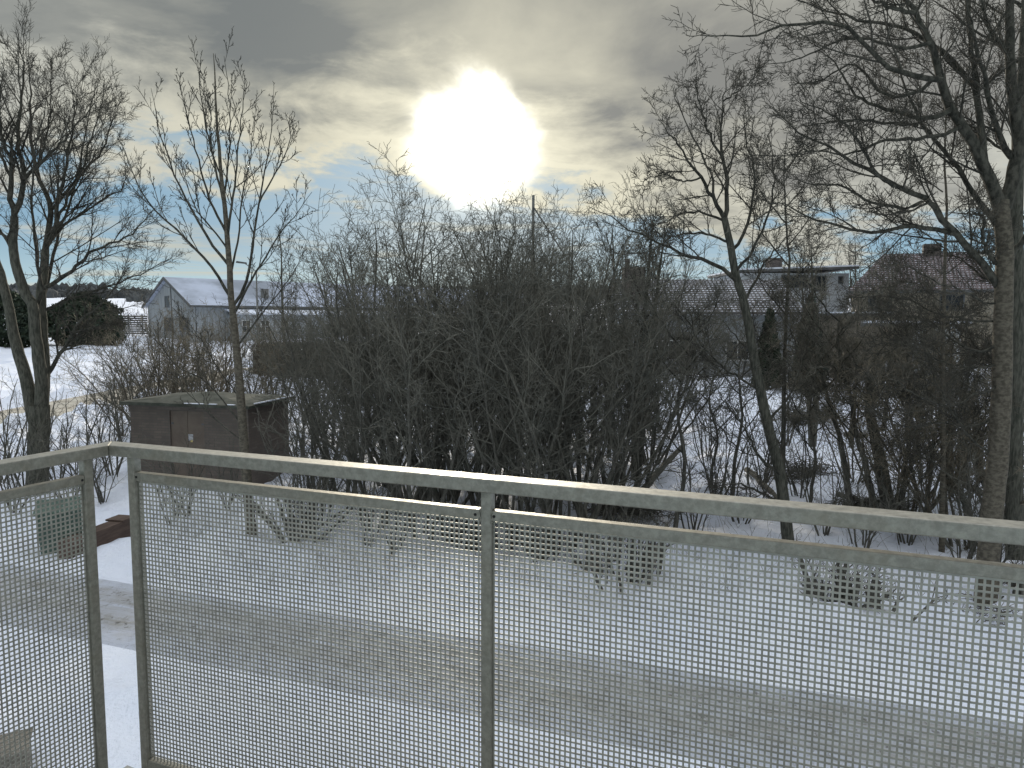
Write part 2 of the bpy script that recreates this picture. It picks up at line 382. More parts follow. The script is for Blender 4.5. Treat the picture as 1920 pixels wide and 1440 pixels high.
def make_snowroof():
    m, t, b = mat('half_thawed_snow_roof', 0.8)
    co = t.new('ShaderNodeTexCoord').outputs['Object']
    n = t.noise(co, 0.12, 5, 0.6)
    t.put(b.inputs['Base Color'], t.mix(t.smooth(n, 0.35, 0.6), (0.26, 0.29, 0.34), (0.50, 0.55, 0.66)))
    return m
M_snowroof = make_snowroof()
# ------------------------------------------------------------------ ground
def build_ground():
    ys = np.concatenate([np.arange(-12, 4, 2.0), np.arange(4, 30, 0.16), np.arange(30, 60, 0.4), np.arange(60, 120, 1.5), np.geomspace(120, 2500, 60)])
    un = np.concatenate([np.linspace(-3.0, -1.0, 12)[:-1], np.linspace(-1.0, 1.0, 300), np.linspace(1.0, 3.0, 12)[1:]])
    Y, U = np.meshgrid(ys, un, indexing='ij')
    X = U*np.maximum(Y*0.95, 6.0)
    Z = ground(X, Y)
    V = np.stack([X, Y, Z], -1).reshape(-1, 3); h, w = Y.shape
    idx = np.arange(h*w).reshape(h, w)
    F = np.stack([idx[:-1, :-1], idx[:-1, 1:], idx[1:, 1:], idx[1:, :-1]], -1).reshape(-1, 4)
    o = struct(link('snowy_ground', mesh_np('snowy_ground', V, F, True), M_snow)); return o
build_ground()
def build_roads():
    # near road: local X along, Y across (positive away from the house)
    L = 40
    xs = np.arange(-L, L, 0.25); ysl = np.linspace(-r_w, r_w, 40)
    X, Yl = np.meshgrid(xs, ysl, indexing='ij')
    e = np.abs(Yl)/r_w
    jag = 0.10*np.sin(1.7*X)+0.07*np.sin(4.1*X+1)+0.04*np.sin(9*X)
    Yl2 = Yl+np.where(e > 0.99, np.sign(Yl)*(-0.1+jag*0.7), 0)
    ruts = -0.03*np.exp(-((np.abs(Yl2)-r_w+0.55)/0.25)**2)
    tp = np.clip((1-e)/0.28, 0, 1); tp = tp*tp*(3-2*tp)
    Z = (0.045+ruts*0.8+0.008*np.sin(3*X+5*Yl))*tp-0.03*(1-tp)+0.004
    V = np.stack([X, Yl2, Z], -1).reshape(-1, 3); h, w = X.shape; idx = np.arange(h*w).reshape(h, w)
    F = np.stack([idx[:-1, :-1], idx[1:, :-1], idx[1:, 1:], idx[:-1, 1:]], -1).reshape(-1, 4)
    o = struct(link('near_road', mesh_np('near_road', V, F, True), M_road))
    o.location = (r_mid[0], r_mid[1], 0); o.rotation_euler = (0, 0, math.atan2(r_dir[1], r_dir[0]))
    # far road
    pts = []
    for a, b in zip(R2[:-1], R2[1:]):
        n = max(2, int(np.linalg.norm(b-a)/0.5))
        for i in range(n): pts.append(a+(b-a)*i/n)
    pts = np.array(pts)
    for _ in range(12): pts[1:-1] = (pts[:-2]+pts[1:-1]*2+pts[2:])/4
    T = np.gradient(pts, axis=0); T /= np.linalg.norm(T, axis=1)[:, None]; Nn = np.stack([-T[:, 1], T[:, 0]], -1)
    w = np.linspace(-r2_w, r2_w, 9)
    X = pts[:, 0][:, None]+Nn[:, 0][:, None]*w; Y = pts[:, 1][:, None]+Nn[:, 1][:, None]*w
    Z = raw_profile(X, Y)+0.05
    V = np.stack([X, Y, Z], -1).reshape(-1, 3); h, ww = X.shape; idx = np.arange(h*ww).reshape(h, ww)
    F = np.stack([idx[:-1, :-1], idx[1:, :-1], idx[1:, 1:], idx[:-1, 1:]], -1).reshape(-1, 4)
    struct(link('far_road', mesh_np('far_road', V, F, True), M_road2))
build_roads()
# ------------------------------------------------------------------ balcony railing
def build_balcony():
    h1 = EYE-0.436
    def at_z(px, py, z):
        d = ray(px, py); return d*((z-EYE)/d[2])
    A = at_z(203.4, 834.6, h1)[:2]; B = at_z(1920, 990.9, h1)[:2]; C = at_z(0, 869.6, h1)[:2]
    u = (B-A)/np.linalg.norm(B-A); n = np.array([-u[1], u[0]])
    w = (C-A)/np.linalg.norm(C-A); nl = np.array([w[1], -w[0]])      # outward normal of the left run
    if nl[0] > 0: nl = -nl
    W = 0.066
    # outer mitre corner: A + W*n + a*u = A + W*nl + b*w
    a, b = np.linalg.solve(np.stack([u, -w], 1), W*nl-W*n); O = A+W*n+a*u
    slab_z = EYE-1.63
    root = thing('balcony_railing', (A[0], A[1], slab_z), 'galvanised steel balcony railing with perforated sheet panels running across the foreground', 'railing')
    o3 = np.array([A[0], A[1], slab_z])
    def loc(p, z): return (p[0]-o3[0], p[1]-o3[1], z-o3[2])
    def prism(poly, z0, z1, name, m=M_galv, bevel=0.003):
        q = [(p[0]-o3[0], p[1]-o3[1]) for p in poly]
        ar = sum(q[i][0]*q[(i+1) % len(q)][1]-q[(i+1) % len(q)][0]*q[i][1] for i in range(len(q)))
        if ar < 0: q = q[::-1]
        return MB().prism(q, z0-o3[2], z1-o3[2]).build(name, m, root, bevel)
    def quad(org, d, nn, s0, s1, n0, n1): return [org+d*s0+nn*n0, org+d*s1+nn*n0, org+d*s1+nn*n1, org+d*s0+nn*n1]
    g = 0.0006
    prism([A+u*g, A+u*3.3, A+u*3.3+n*W, O+u*g], h1-0.0375, h1, 'top_rail')
    prism([A+w*g, A+w*1.9, A+w*1.9+nl*W, O+w*g], h1-0.0375, h1, 'top_rail')
    top = h1-0.0377
    r2t, r2b = EYE-0.5255, EYE-0.5545; brt, brb = EYE-1.552, EYE-1.582
    pw = 0.031; n0, n1 = 0.012, 0.043
    def run(org, d, nn, posts, s_end):
        for s in posts: prism(quad(org, d, nn, s, s+pw, n0, n1), slab_z-0.0, top, 'post')
        edges = posts+[s_end]
        for i in range(len(posts)):
            s0 = posts[i]+pw+0.0004; s1 = edges[i+1]-0.0004
            if s1-s0 < 0.1: continue
            prism(quad(org, d, nn, s0, s1, n0+0.001, n1-0.001), r2b, r2t, 'mid_rail', bevel=0.002)
            prism(quad(org, d, nn, s0, s1, n0+0.001, n1-0.001), brb, brt, 'bottom_rail', bevel=0.002)
            # perforated sheet: square holes 10 mm on 15 mm pitch
            mb = MB(); pit, bar = 0.015, 0.0048
            def strip(sa, sb, za, zb, t0, t1):
                q = [(p[0]-o3[0], p[1]-o3[1]) for p in quad(org, d, nn, sa, sb, t0, t1)]
                ar = sum(q[k][0]*q[(k+1) % 4][1]-q[(k+1) % 4][0]*q[k][1] for k in range(4))
                if ar < 0: q = q[::-1]
                mb.prism(q, za-o3[2], zb-o3[2])
            nc = int((s1-s0)/pit)
            for k in range(nc+1):
                sa = s0+k*pit
                strip(sa, min(sa+bar, s1), brt, r2b, 0.0265, 0.0285)
            nr = int((r2b-brt)/pit)
            for k in range(nr+1):
                zb = r2b-0.004-k*pit
                if zb-bar < brt: break
                strip(s0, s1, zb-bar, zb, 0.0267, 0.0283)
            mb.build('perforated_panel', M_perf, root)
            for sx in (s0+0.008, s1-0.016):
                if sx > 3.2: continue
                p = org+d*sx+nn*(n0+0.0012); q2 = p-nn*0.0016
                MB().tube(loc(p, (r2t+r2b)/2), loc(q2, (r2t+r2b)/2), 0.0042, n=12).build('bolt_hole', M_hole, root)  # raised dark disc painted as the shade inside a bolt hole
    def weld(org, d, nn, s):
        for z in (r2t-0.002, r2b+0.002):
            p = org+d*s+nn*(n0+0.002); mb = MB()
            for k in range(4):
                zz = z+(k-1.5)*0.003; q = p+d*random.uniform(-0.001, 0.001); c = loc(q, zz)
                mb.tube((c[0], c[1], c[2]-0.002), (c[0], c[1], c[2]+0.002), 0.0035, 0.0028, 8)
            mb.build('weld', M_galv, root, smooth=True)
    run(A, u, n, [0.066, 1.372, 2.678], 3.3)
    for s_ in (0.0975, 1.3715, 1.4035): weld(A, u, n, s_)
    # left run: first post where the photo shows it
    d = ray(178, 870); den = d[0]*nl[0]+d[1]*nl[1]; t = ((A+nl*n0)@nl)/den; hit = d[:2]*t; sL = (hit-A)@w
    print('left post', sL)
    # (distance measured to the side of the post nearest the corner)
    run(A, w, nl, [max(sL, 0.05), 1.35], 1.9)
    # slab
    poly = [A+n*0.05, A+u*3.3+n*0.05, A+u*3.3-n*2.6, A-n*2.6+nl*0.05, A+n*0.05+nl*0.05]
    q = [(p[0], p[1]) for p in poly]
    ar = sum(q[i][0]*q[(i+1) % 5][1]-q[(i+1) % 5][0]*q[i][1] for i in range(5))
    if ar < 0: q = q[::-1]
    struct(MB().prism(q, slab_z-0.2, slab_z).build('balcony_floor', simple('balcony_concrete', (0.25, 0.25, 0.24), (0.35, 0.35, 0.33), 4, 0.9)))
build_balcony()
# ------------------------------------------------------------------ bare branch growth (numpy)
def norm(v): return v/np.maximum(np.linalg.norm(v, axis=-1, keepdims=True), 1e-9)
def tube_mesh(name, groups, sides_of):
    """groups: list of (P (m,n,3), R (m,n)); returns one mesh"""
    Vs, Fs, base = [], [], 0
    for k, (Pp, Rr) in enumerate(groups):
        m, n, _ = Pp.shape; S = sides_of[k]
        T = np.empty_like(Pp); T[:, 1:-1] = Pp[:, 2:]-Pp[:, :-2]; T[:, 0] = Pp[:, 1]-Pp[:, 0]; T[:, -1] = Pp[:, -1]-Pp[:, -2]; T = norm(T)
        ref = norm(rng.normal(size=(m, 1, 3))*0.3+np.array([1.0, 0.3, 0.05])); ref = np.broadcast_to(ref, Pp.shape)
        if True:
            a = norm(np.cross(T, ref)); b = np.cross(T, a)
        th = np.arange(S)*2*np.pi/S
        ring = Pp[:, :, None, :]+Rr[:, :, None, None]*(np.cos(th)[None, None, :, None]*a[:, :, None, :]+np.sin(th)[None, None, :, None]*b[:, :, None, :])
        Vs.append(ring.reshape(-1, 3))
        idx = base+np.arange(m*n*S).reshape(m, n, S)
        nx = np.roll(idx, -1, axis=2)
        F = np.stack([idx[:, :-1], nx[:, :-1], nx[:, 1:], idx[:, 1:]], -1).reshape(-1, 4)
        Fs.append(F); base += m*n*S
    return mesh_np(name, np.concatenate(Vs), np.concatenate(Fs), True)
def spawn(Pp, Rr, K, t0, t1, ang, lr, n=6, wob=0.12, up=0.05, rf=0.6, rtip=0.0035, tfall=0.45, rmax=9, Lmin=0.15, Lmax=9):
    m, N, _ = Pp.shape
    t = t0+(t1-t0)*((np.arange(K)[None, :]+rng.random((m, K)))/K)
    f = t*(N-1); i = np.minimum(f.astype(int), N-2); fr = (f-i)[..., None]
    mi = np.arange(m)[:, None]
    a, b = Pp[mi, i], Pp[mi, i+1]
    pos = a+(b-a)*fr; tan = norm(b-a)
    pr = (Rr[mi, i]*(1-fr[..., 0])+Rr[mi, i+1]*fr[..., 0])
    plen = np.linalg.norm(np.diff(Pp, axis=1), axis=2).sum(1)[:, None]
    L = np.clip(plen*lr*(1-tfall*t)*rng.uniform(0.65, 1.25, (m, K)), Lmin, Lmax)
    ref = norm(rng.normal(size=(m, 1, 3))+np.zeros((m, K, 3)))
    p1 = norm(np.cross(tan, ref)); p2 = np.cross(tan, p1)
    az = (np.arange(K)[None, :]*2.4+rng.uniform(0, 6.28, (m, 1))+rng.normal(0, 0.4, (m, K)))[..., None]
    an = np.radians(rng.normal(ang, 9, (m, K)))[..., None]
    d = norm(np.cos(an)*tan+np.sin(an)*(np.cos(az)*p1+np.sin(az)*p2))
    pos = pos.reshape(-1, 3); d = d.reshape(-1, 3); L = L.reshape(-1); pr = pr.reshape(-1)
    M = len(L); out = np.empty((M, n, 3)); out[:, 0] = pos; st = (L/(n-1))[:, None]
    for k in range(1, n):
        d = norm(d+rng.normal(0, wob, (M, 3))+np.array([0, 0, up])); out[:, k] = out[:, k-1]+d*st
    r0 = np.clip(pr*rf, rtip*1.15, rmax)[:, None]
    s = np.linspace(0, 1, n)[None, :]
    R = r0*(1-s)**0.8+rtip*(1-(1-s)**0.8)
    return out, R
def resample(pts, n, jit=0.0):
    pts = np.asarray(pts, float); k = len(pts)
    # catmull-rom
    ext = np.vstack([2*pts[0]-pts[1], pts, 2*pts[-1]-pts[-2]])
    seg = np.linalg.norm(np.diff(pts, axis=0), axis=1); cum = np.concatenate([[0], np.cumsum(seg)]); tt = np.linspace(0, cum[-1], n)
    out = []
    for t in tt:
        i = min(np.searchsorted(cum, t, side='right')-1, k-2); i = max(i, 0); f = (t-cum[i])/max(seg[i], 1e-6)
        p0, p1, p2, p3 = ext[i], ext[i+1], ext[i+2], ext[i+3]
        out.append(0.5*((2*p1)+(-p0+p2)*f+(2*p0-5*p1+4*p2-p3)*f*f+(-p0+3*p1-3*p2+p3)*f**3))
    out = np.array(out)
    if jit: out[1:-1] += rng.normal(0, jit, (n-2, 3))
    return out
def px_limb(D0, pts, dD, r0, r1, n=18, jit=0.012):
    """limb drawn through the photo, running from depth D0 to D0+dD (a real 3-D curve)"""
    k = len(pts); cum = np.concatenate([[0], np.cumsum([math.dist(pts[i], pts[i+1]) for i in range(k-1)])])/max(1e-6, sum(math.dist(pts[i], pts[i+1]) for i in range(k-1)))
    w = [P(px, py, D0+dD*c**1.2) for (px, py), c in zip(pts, cum)]
    w = resample(w, n, jit); s = np.linspace(0, 1, n)
    e = 0.85 if r0 > 0.1 else 1.0
    r0 = r0 if r0 > 0.1 else r0*0.95
    return w, r0*(1-s)**e+r1*(1-(1-s)**e)
def hero_tree(name, label, base, trunks, limbs, lv, mtr=M_bark, mtw=M_twig, cat='tree', group=None, extra=None, twig_r=0.004, sides=(10, 6, 4, 3, 3)):
    """trunks, limbs: lists of (points, radii)"""
    root = thing(name, tuple(base), label, cat, group); b = np.asarray(base)
    tr = [(p-b, r) for p, r in trunks]; li = [(p-b, r) for p, r in limbs]
    tg = [(np.stack([p]), np.stack([r])) for p, r in tr]
    link('trunk', tube_mesh('trunk', tg, [12]*len(tg)), mtr, root)
    Pp = np.stack([p for p, r in li]); Rr = np.stack([r for p, r in li])
    link('limbs', tube_mesh('limbs', [(Pp, Rr)], [7]), M_limb, root)
    groups = []; cur = (Pp, Rr)
    for q in lv:
        q = dict(q); q.setdefault('rtip', twig_r)
        cur = spawn(*cur, **q); groups.append(cur)
    link('crown', tube_mesh('crown', groups, list(sides[2:2+len(groups)])), mtw, root)
    return root
LV_BIG = [dict(K=14, t0=0.12, t1=0.98, ang=38, lr=0.38, n=8, wob=0.075, up=0.05, rf=0.5, rmax=0.03),
          dict(K=9, t0=0.12, t1=1.0, ang=38, lr=0.42, n=6, wob=0.10, up=0.04, rf=0.6, rmax=0.012),
          dict(K=6, t0=0.15, t1=1.0, ang=38, lr=0.5, n=4, wob=0.12, up=0.04, rf=0.75, rmax=0.0065, Lmin=0.12)]
# ------------------------------------------------------------------ left big tree
def left_tree():
    b = gp(68, 935); D = b[1]
    tr = [px_limb(D, [(68, 940), (70, 900), (72, 840), (74, 800), (74, 760)], 0, 0.27, 0.24, 12, 0.004)]
    tr.append(px_limb(D, [(70, 800), (60, 765), (47, 700), (32, 653), (23, 613), (7, 533), (-15, 460), (-30, 380)], 0.6, 0.17, 0.05, 20, 0.008))
    tr.append(px_limb(D, [(78, 790), (78, 740), (76, 690), (67, 633), (62, 573), (48, 552), (35, 510), (25, 468), (27, 406)], -0.5, 0.165, 0.085, 20, 0.008))
    tr.append(px_limb(D, [(78, 760), (82, 700), (80, 640), (78, 590), (77, 552), (83, 510), (85, 468)], 0.5, 0.17, 0.09, 18, 0.008))
    L = []
    def l(pts, D0, dD, r0, r1=0.006): L.append(px_limb(D+D0, pts, dD, r0, r1, 18, 0.02))
    l([(27, 406), (19, 364), (20, 312), (12, 281), (6, 260), (0, 200), (8, 130)], -0.5, -0.6, 0.075)
    l([(27, 400), (37, 377), (45, 329), (40, 281), (33, 260), (38, 200), (45, 130), (30, 60)], -0.5, 0.5, 0.075)
    l([(45, 340), (67, 314), (100, 281), (125, 260), (150, 225), (185, 190)], -0.3, -1.4, 0.045)
    l([(85, 468), (92, 427), (94, 393), (83, 360), (71, 327), (63, 291), (56, 250), (60, 190), (50, 110)], 0.5, 0.8, 0.085)
    l([(85, 465), (100, 443), (104, 418), (108, 377), (117, 343), (127, 302), (133, 260), (140, 200), (130, 150)], 0.5, -0.8, 0.07)
    l([(94, 395), (100, 390), (117, 368), (137, 347), (158, 318), (187, 291), (205, 250), (225, 190)], 0.6, 1.0, 0.05)
    l([(83, 540), (117, 520), (135, 506), (173, 472), (208, 458), (250, 437), (267, 414), (290, 390)], 0.2, -1.5, 0.06)
    l([(98, 450), (119, 424), (146, 404), (177, 385), (208, 366), (229, 354), (240, 320)], 0.5, 1.4, 0.045)
    l([(80, 585), (110, 570), (162, 552), (225, 529), (250, 518), (281, 506), (320, 485)], 0.4, 0.6, 0.045)
    l([(87, 705), (113, 663), (135, 625), (160, 595), (200, 560), (240, 500)], 0.2, -1.0, 0.06)
    l([(113, 663), (150, 640), (190, 612), (220, 600)], 0, 0.9, 0.035)
    l([(12, 540), (-10, 500), (-60, 440), (-90, 360)], 0.4, 1.0, 0.05)
    l([(25, 470), (5, 440), (-20, 390), (-50, 300)], -0.4, -0.8, 0.05)
    l([(20, 330), (-10, 260), (-40, 190), (-60, 120)], -0.5, 0.3, 0.04)
    l([(66, 590), (75, 540), (70, 480), (60, 420), (62, 330), (75, 240), (90, 170)], 0.0, -2.4, 0.05)
    l([(80, 560), (95, 500), (110, 440), (130, 380), (150, 300), (165, 230), (180, 150)], 0.4, 2.4, 0.05)
    l([(100, 430), (120, 380), (150, 330), (165, 280), (180, 230), (200, 160)], 0.4, 0.2, 0.045)
    l([(62, 320), (85, 270), (95, 210), (95, 150), (100, 100)], 0.8, -0.4, 0.03)
    hero_tree('bare_tree', 'big bare tree with twin grey trunks at the left edge, spreading over the far building', b, tr, L, LV_BIG, twig_r=0.0034)
left_tree()
# ------------------------------------------------------------------ young maple
def young_tree():
    b = gp(473, 1015); D = b[1]
    tr = [px_limb(D, [(473, 1020), (467, 950), (461, 880), (455, 800), (451, 740), (446, 680), (438, 600), (433, 555), (430, 500), (425, 430), (420, 370), (415, 330), (410, 270), (405, 200), (403, 150), (400, 100)], 0.0, 0.115, 0.006, 34, 0.004)]
    L = []
    def l(pts, dD, r0=0.03, r1=0.004): L.append(px_limb(D, pts, dD, r0, r1, 16, 0.01))
    l([(434, 560), (400, 505), (350, 450), (300, 400), (270, 368), (250, 330), (238, 290), (222, 262)], -0.6, 0.036)
    l([(431, 500), (395, 455), (355, 385), (328, 330), (305, 265), (292, 215), (283, 165)], 0.8, 0.034)
    l([(426, 440), (395, 380), (375, 310), (358, 240), (345, 190), (337, 165)], -0.7, 0.03)
    l([(421, 390), (405, 320), (388, 250), (377, 180), (370, 112)], 0.6, 0.028)
    l([(436, 575), (462, 530), (474, 460), (484, 390), (498, 320), (508, 250), (513, 192)], 0.7, 0.036)
    l([(438, 590), (468, 530), (500, 480), (530, 430), (560, 395), (585, 360)], -0.9, 0.03)
    l([(426, 450), (438, 360), (446, 280), (455, 200), (459, 140)], -0.5, 0.03)
    l([(486, 380), (510, 335), (530, 300), (545, 255), (535, 210)], 0.6, 0.02)
    l([(432, 520), (448, 440), (452, 380), (468, 300), (478, 230), (492, 215)], 1.0, 0.025)
    l([(420, 380), (428, 300), (432, 230), (428, 160), (420, 105)], 0.3, 0.022)
    l([(445, 650), (475, 610), (510, 565), (545, 520), (570, 470)], 0.8, 0.022)
    l([(428, 470), (400, 430), (372, 400), (345, 330), (325, 300)], -1.2, 0.022)
    l([(415, 330), (398, 280), (395, 210), (385, 150)], -0.8, 0.018)
    l([(455, 800), (410, 740), (370, 705), (333, 687), (277, 623), (230, 590)], -0.5, 0.02)
    l([(458, 830), (420, 800), (360, 745), (310, 700), (262, 668)], 0.3, 0.016)
    l([(450, 745), (410, 690), (380, 640), (340, 590)], 0.9, 0.014)
    lv = [dict(K=9, t0=0.2, t1=0.96, ang=30, lr=0.30, n=6, wob=0.07, up=0.12, rf=0.55, rmax=0.012),
          dict(K=6, t0=0.2, t1=1.0, ang=36, lr=0.36, n=5, wob=0.08, up=0.12, rf=0.8, rmax=0.007),
          dict(K=3, t0=0.3, t1=1.0, ang=38, lr=0.35, n=3, wob=0.1, up=0.1, rf=0.9, rmax=0.006, Lmin=0.05)]
    hero_tree('young_tree', 'slender young bare tree with upswept branches growing in front of the brick hut', b, tr, L, lv, mtr=M_bark2, twig_r=0.0045)
young_tree()
# ------------------------------------------------------------------ right-hand trees
def mid_right_tree():
    b = gp(1478, 1030); D = b[1]
    tr = [px_limb(D, [(1480, 1040), (1476, 1000), (1463, 891), (1437, 784), (1412, 660), (1400, 590), (1385, 530), (1377, 502), (1368, 450), (1358, 408)], 0.4, 0.125, 0.065, 26, 0.006)]
    L = []
    def l(pts, D0, dD, r0=0.04, r1=0.005): L.append(px_limb(D+D0, pts, dD, r0, r1, 16, 0.02))
    l([(1358, 410), (1339, 376), (1313, 333), (1284, 290), (1262, 256), (1235, 225)], 0.4, -1.0, 0.05)
    l([(1358, 412), (1365, 363), (1356, 299), (1354, 235), (1356, 184), (1365, 128)], 0.4, 0.4, 0.055)
    l([(1360, 415), (1330, 402), (1284, 401), (1250, 415), (1215, 430)], 0.4, 1.0, 0.03)
    l([(1370, 455), (1335, 440), (1290, 438), (1250, 450), (1210, 475)], 0.4, -1.2, 0.03)
    l([(1385, 530), (1340, 497), (1285, 477), (1245, 462), (1190, 435), (1150, 412), (1105, 388)], 0.3, -0.4, 0.05)
    l([(1372, 470), (1398, 430), (1414, 360), (1410, 300), (1395, 240), (1400, 180)], 0.4, 0.6, 0.04)
    l([(1355, 300), (1330, 250), (1310, 200), (1305, 150)], 0.5, -0.8, 0.03)
    l([(1313, 333), (1290, 340), (1240, 330), (1200, 340)], 0.2, 0.6, 0.022)
    l([(1340, 376), (1330, 320), (1300, 260), (1270, 195), (1265, 160)], 0.3, 1.4, 0.03)
    l([(1395, 565), (1430, 500), (1460, 460), (1500, 430)], 0.3, 0.8, 0.035)
    l([(1380, 510), (1410, 470), (1440, 400), (1450, 320), (1440, 250)], 0.3, -1.4, 0.035)
    l([(1425, 730), (1360, 690), (1310, 640), (1290, 580)], 0.2, -0.8, 0.03)
    l([(1463, 890), (1420, 850), (1400, 800), (1390, 760)], 0.0, -0.8, 0.04)
    l([(1440, 790), (1480, 740), (1500, 690), (1520, 620)], 0.1, 0.8, 0.03)
    l([(1470, 950), (1430, 925), (1380, 905), (1335, 925)], 0.0, -1.0, 0.04)
    l([(1356, 190), (1385, 170), (1410, 150), (1420, 120)], 0.6, 0, 0.02)
    lv = [dict(K=12, t0=0.15, t1=0.98, ang=42, lr=0.38, n=7, wob=0.10, up=0.04, rf=0.5, rmax=0.02),
          dict(K=7, t0=0.15, t1=1.0, ang=42, lr=0.42, n=5, wob=0.12, up=0.04, rf=0.65, rmax=0.01),
          dict(K=5, t0=0.2, t1=1.0, ang=42, lr=0.5, n=4, wob=0.18, up=0.05, rf=0.8, rmax=0.006, Lmin=0.1)]
    hero_tree('bare_tree', 'round crowned bare tree with leaning dark trunk, right of the sun', b, tr, L, lv)
    # slim straight neighbour
    b2 = gp(1462, 985); D2 = b2[1]+1.0; b2 = np.array([P(1466, 960, D2)[0], D2, 0]); b2[2] = G(b2[0], b2[1])
    tr = [px_limb(D2, [(1468, 975), (1468, 860), (1470, 720), (1473, 600), (1480, 497), (1478, 470), (1472, 384), (1470, 310), (1476, 250)], 0.3, 0.075, 0.008, 26, 0.006)]
    L = []
    for (x, y, s, q) in [(1474, 590, -1, 90), (1478, 540, 1, 90), (1480, 500, -1, 100), (1477, 460, 1, 90), (1475, 420, -1, 110), (1472, 390, 1, 70), (1471, 350, -1, 70), (1471, 320, 1, 60), (1472, 640, 1, 80), (1470, 700, -1, 90)]:
        L.append(px_limb(D2+0.2, [(x, y), (x+s*q*0.3, y-q*0.35), (x+s*q*0.6, y-q*0.8), (x+s*q*0.75, y-q*1.25)], random.uniform(-1, 1), 0.02, 0.004, 12, 0.012))
    hero_tree('young_tree', 'slim straight bare tree just right of the round crowned tree', b2, tr, L, lv[:2]+[dict(K=3, t0=0.2, t1=1, ang=40, lr=0.5, n=4, rf=0.8, rmax=0.006)], mtr=M_dark)
mid_right_tree()
def right_tree():
    b = gp(1849, 1130); D = b[1]
    tr = [px_limb(D, [(1846, 1140), (1851, 1090), (1853, 1040), (1862, 950), (1872, 850), (1877, 750), (1880, 650), (1882, 560), (1884, 480), (1880, 420), (1877, 376)], 0.2, 0.175, 0.12, 30, 0.003)]
    L = []
    def l(pts, D0, dD, r0, r1=0.006): L.append(px_limb(D+D0, pts, dD, r0*1.22, r1, 20, 0.012))
    l([(1878, 400), (1895, 345), (1906, 300), (1912, 256), (1897, 171), (1893, 60), (1888, -60), (1885, -180)], 0.2, 0.5, 0.095, 0.03)
    l([(1877, 390), (1862, 345), (1847, 312), (1818, 256), (1783, 205), (1766, 141), (1741, 73), (1719, 26), (1690, -20), (1650, -80)], 0.2, -0.6, 0.09, 0.012)
    l([(1847, 316), (1838, 231), (1827, 149), (1818, 64), (1815, -30), (1805, -140)], 0.1, 0.6, 0.055, 0.012)
    l([(1908, 300), (1888, 285), (1865, 226), (1843, 145), (1826, 55), (1800, -40)], 0.3, -0.8, 0.05)
    l([(1800, 238), (1760, 256), (1719, 260), (1655, 265), (1591, 290), (1530, 282), (1480, 290)], 0.0, -0.8, 0.03)
    l([(1783, 205), (1749, 222), (1677, 209), (1613, 184), (1583, 145), (1560, 110), (1530, 90)], -0.1, 0.9, 0.036)
    l([(1767, 150), (1698, 141), (1634, 98), (1591, 51), (1548, 43), (1463, 47), (1408, 68), (1340, 68), (1312, 66)], -0.3, -0.9, 0.04)
    l([(1828, 160), (1762, 94), (1698, 55), (1613, 38), (1527, 13), (1470, -10)], 0.4, 1.0, 0.042)
    l([(1868, 420), (1826, 367), (1783, 295), (1732, 239), (1698, 167), (1680, 110), (1640, 60)], 0.2, 1.2, 0.042)
    l([(1878, 545), (1845, 500), (1826, 475), (1783, 431), (1741, 376), (1677, 350), (1604, 307), (1549, 273), (1506, 256), (1450, 205)], 0.2, -1.0, 0.06)
    l([(1795, 440), (1740, 428), (1698, 425), (1634, 436), (1527, 410), (1472, 384), (1430, 384)], 0.0, 0.6, 0.036)
    l([(1875, 500), (1858, 483), (1843, 449), (1845, 410), (1824, 398)], 0.2, -0.5, 0.035, 0.015)
    l([(1718, 26), (1660, 10), (1600, -20), (1540, -40)], -0.5, -0.4, 0.03)
    l([(1741, 376), (1700, 390), (1640, 380), (1580, 350), (1520, 345), (1470, 330)], -0.2, 0.7, 0.028)
    l([(1677, 350), (1640, 320), (1600, 250), (1560, 215), (1500, 190)], -0.4, -0.9, 0.026)
    l([(1893, 100), (1860, 60), (1840, 0), (1835, -80)], 0.6, -1.0, 0.04)
    l([(1905, 280), (1935, 200), (1960, 100), (1990, 0)], 0.4, 0.6, 0.05)
    l([(1895, 480), (1940, 420), (1990, 330), (2040, 240)], 0.2, -0.7, 0.045)
    l([(1766, 141), (1700, 180), (1650, 170), (1600, 120), (1540, 150), (1480, 160)], -0.3, 1.4, 0.028)
    l([(1720, 235), (1660, 230), (1610, 225), (1550, 230), (1490, 240)], 0.6, -1.2, 0.024)
    l([(1745, 80), (1690, 90), (1620, 70), (1560, 80), (1500, 110), (1440, 120)], -0.4, 0.5, 0.026)
    l([(1880, 640), (1840, 660), (1790, 640), (1740, 600), (1690, 590), (1640, 575)], 0.1, 0.9, 0.022)
    l([(1878, 720), (1830, 740), (1780, 760), (1720, 740), (1660, 700)], 0.1, -0.9, 0.02)
    l([(1880, 600), (1820, 600), (1750, 585), (1700, 560), (1640, 555), (1590, 560)], 0.2, 1.2, 0.018)
    l([(1876, 780), (1820, 800), (1760, 790), (1700, 800), (1640, 770), (1600, 730)], 0.1, 0.6, 0.016)
    l([(1874, 860), (1830, 830), (1790, 780), (1750, 700), (1730, 640)], 0.1, -0.6, 0.016)
    l([(1879, 680), (1830, 690), (1770, 680), (1720, 655), (1680, 640), (1630, 650)], 0.1, 0.2, 0.016)
    l([(1883, 560), (1850, 570), (1800, 540), (1760, 530), (1700, 500), (1650, 500)], 0.2, -0.9, 0.018)
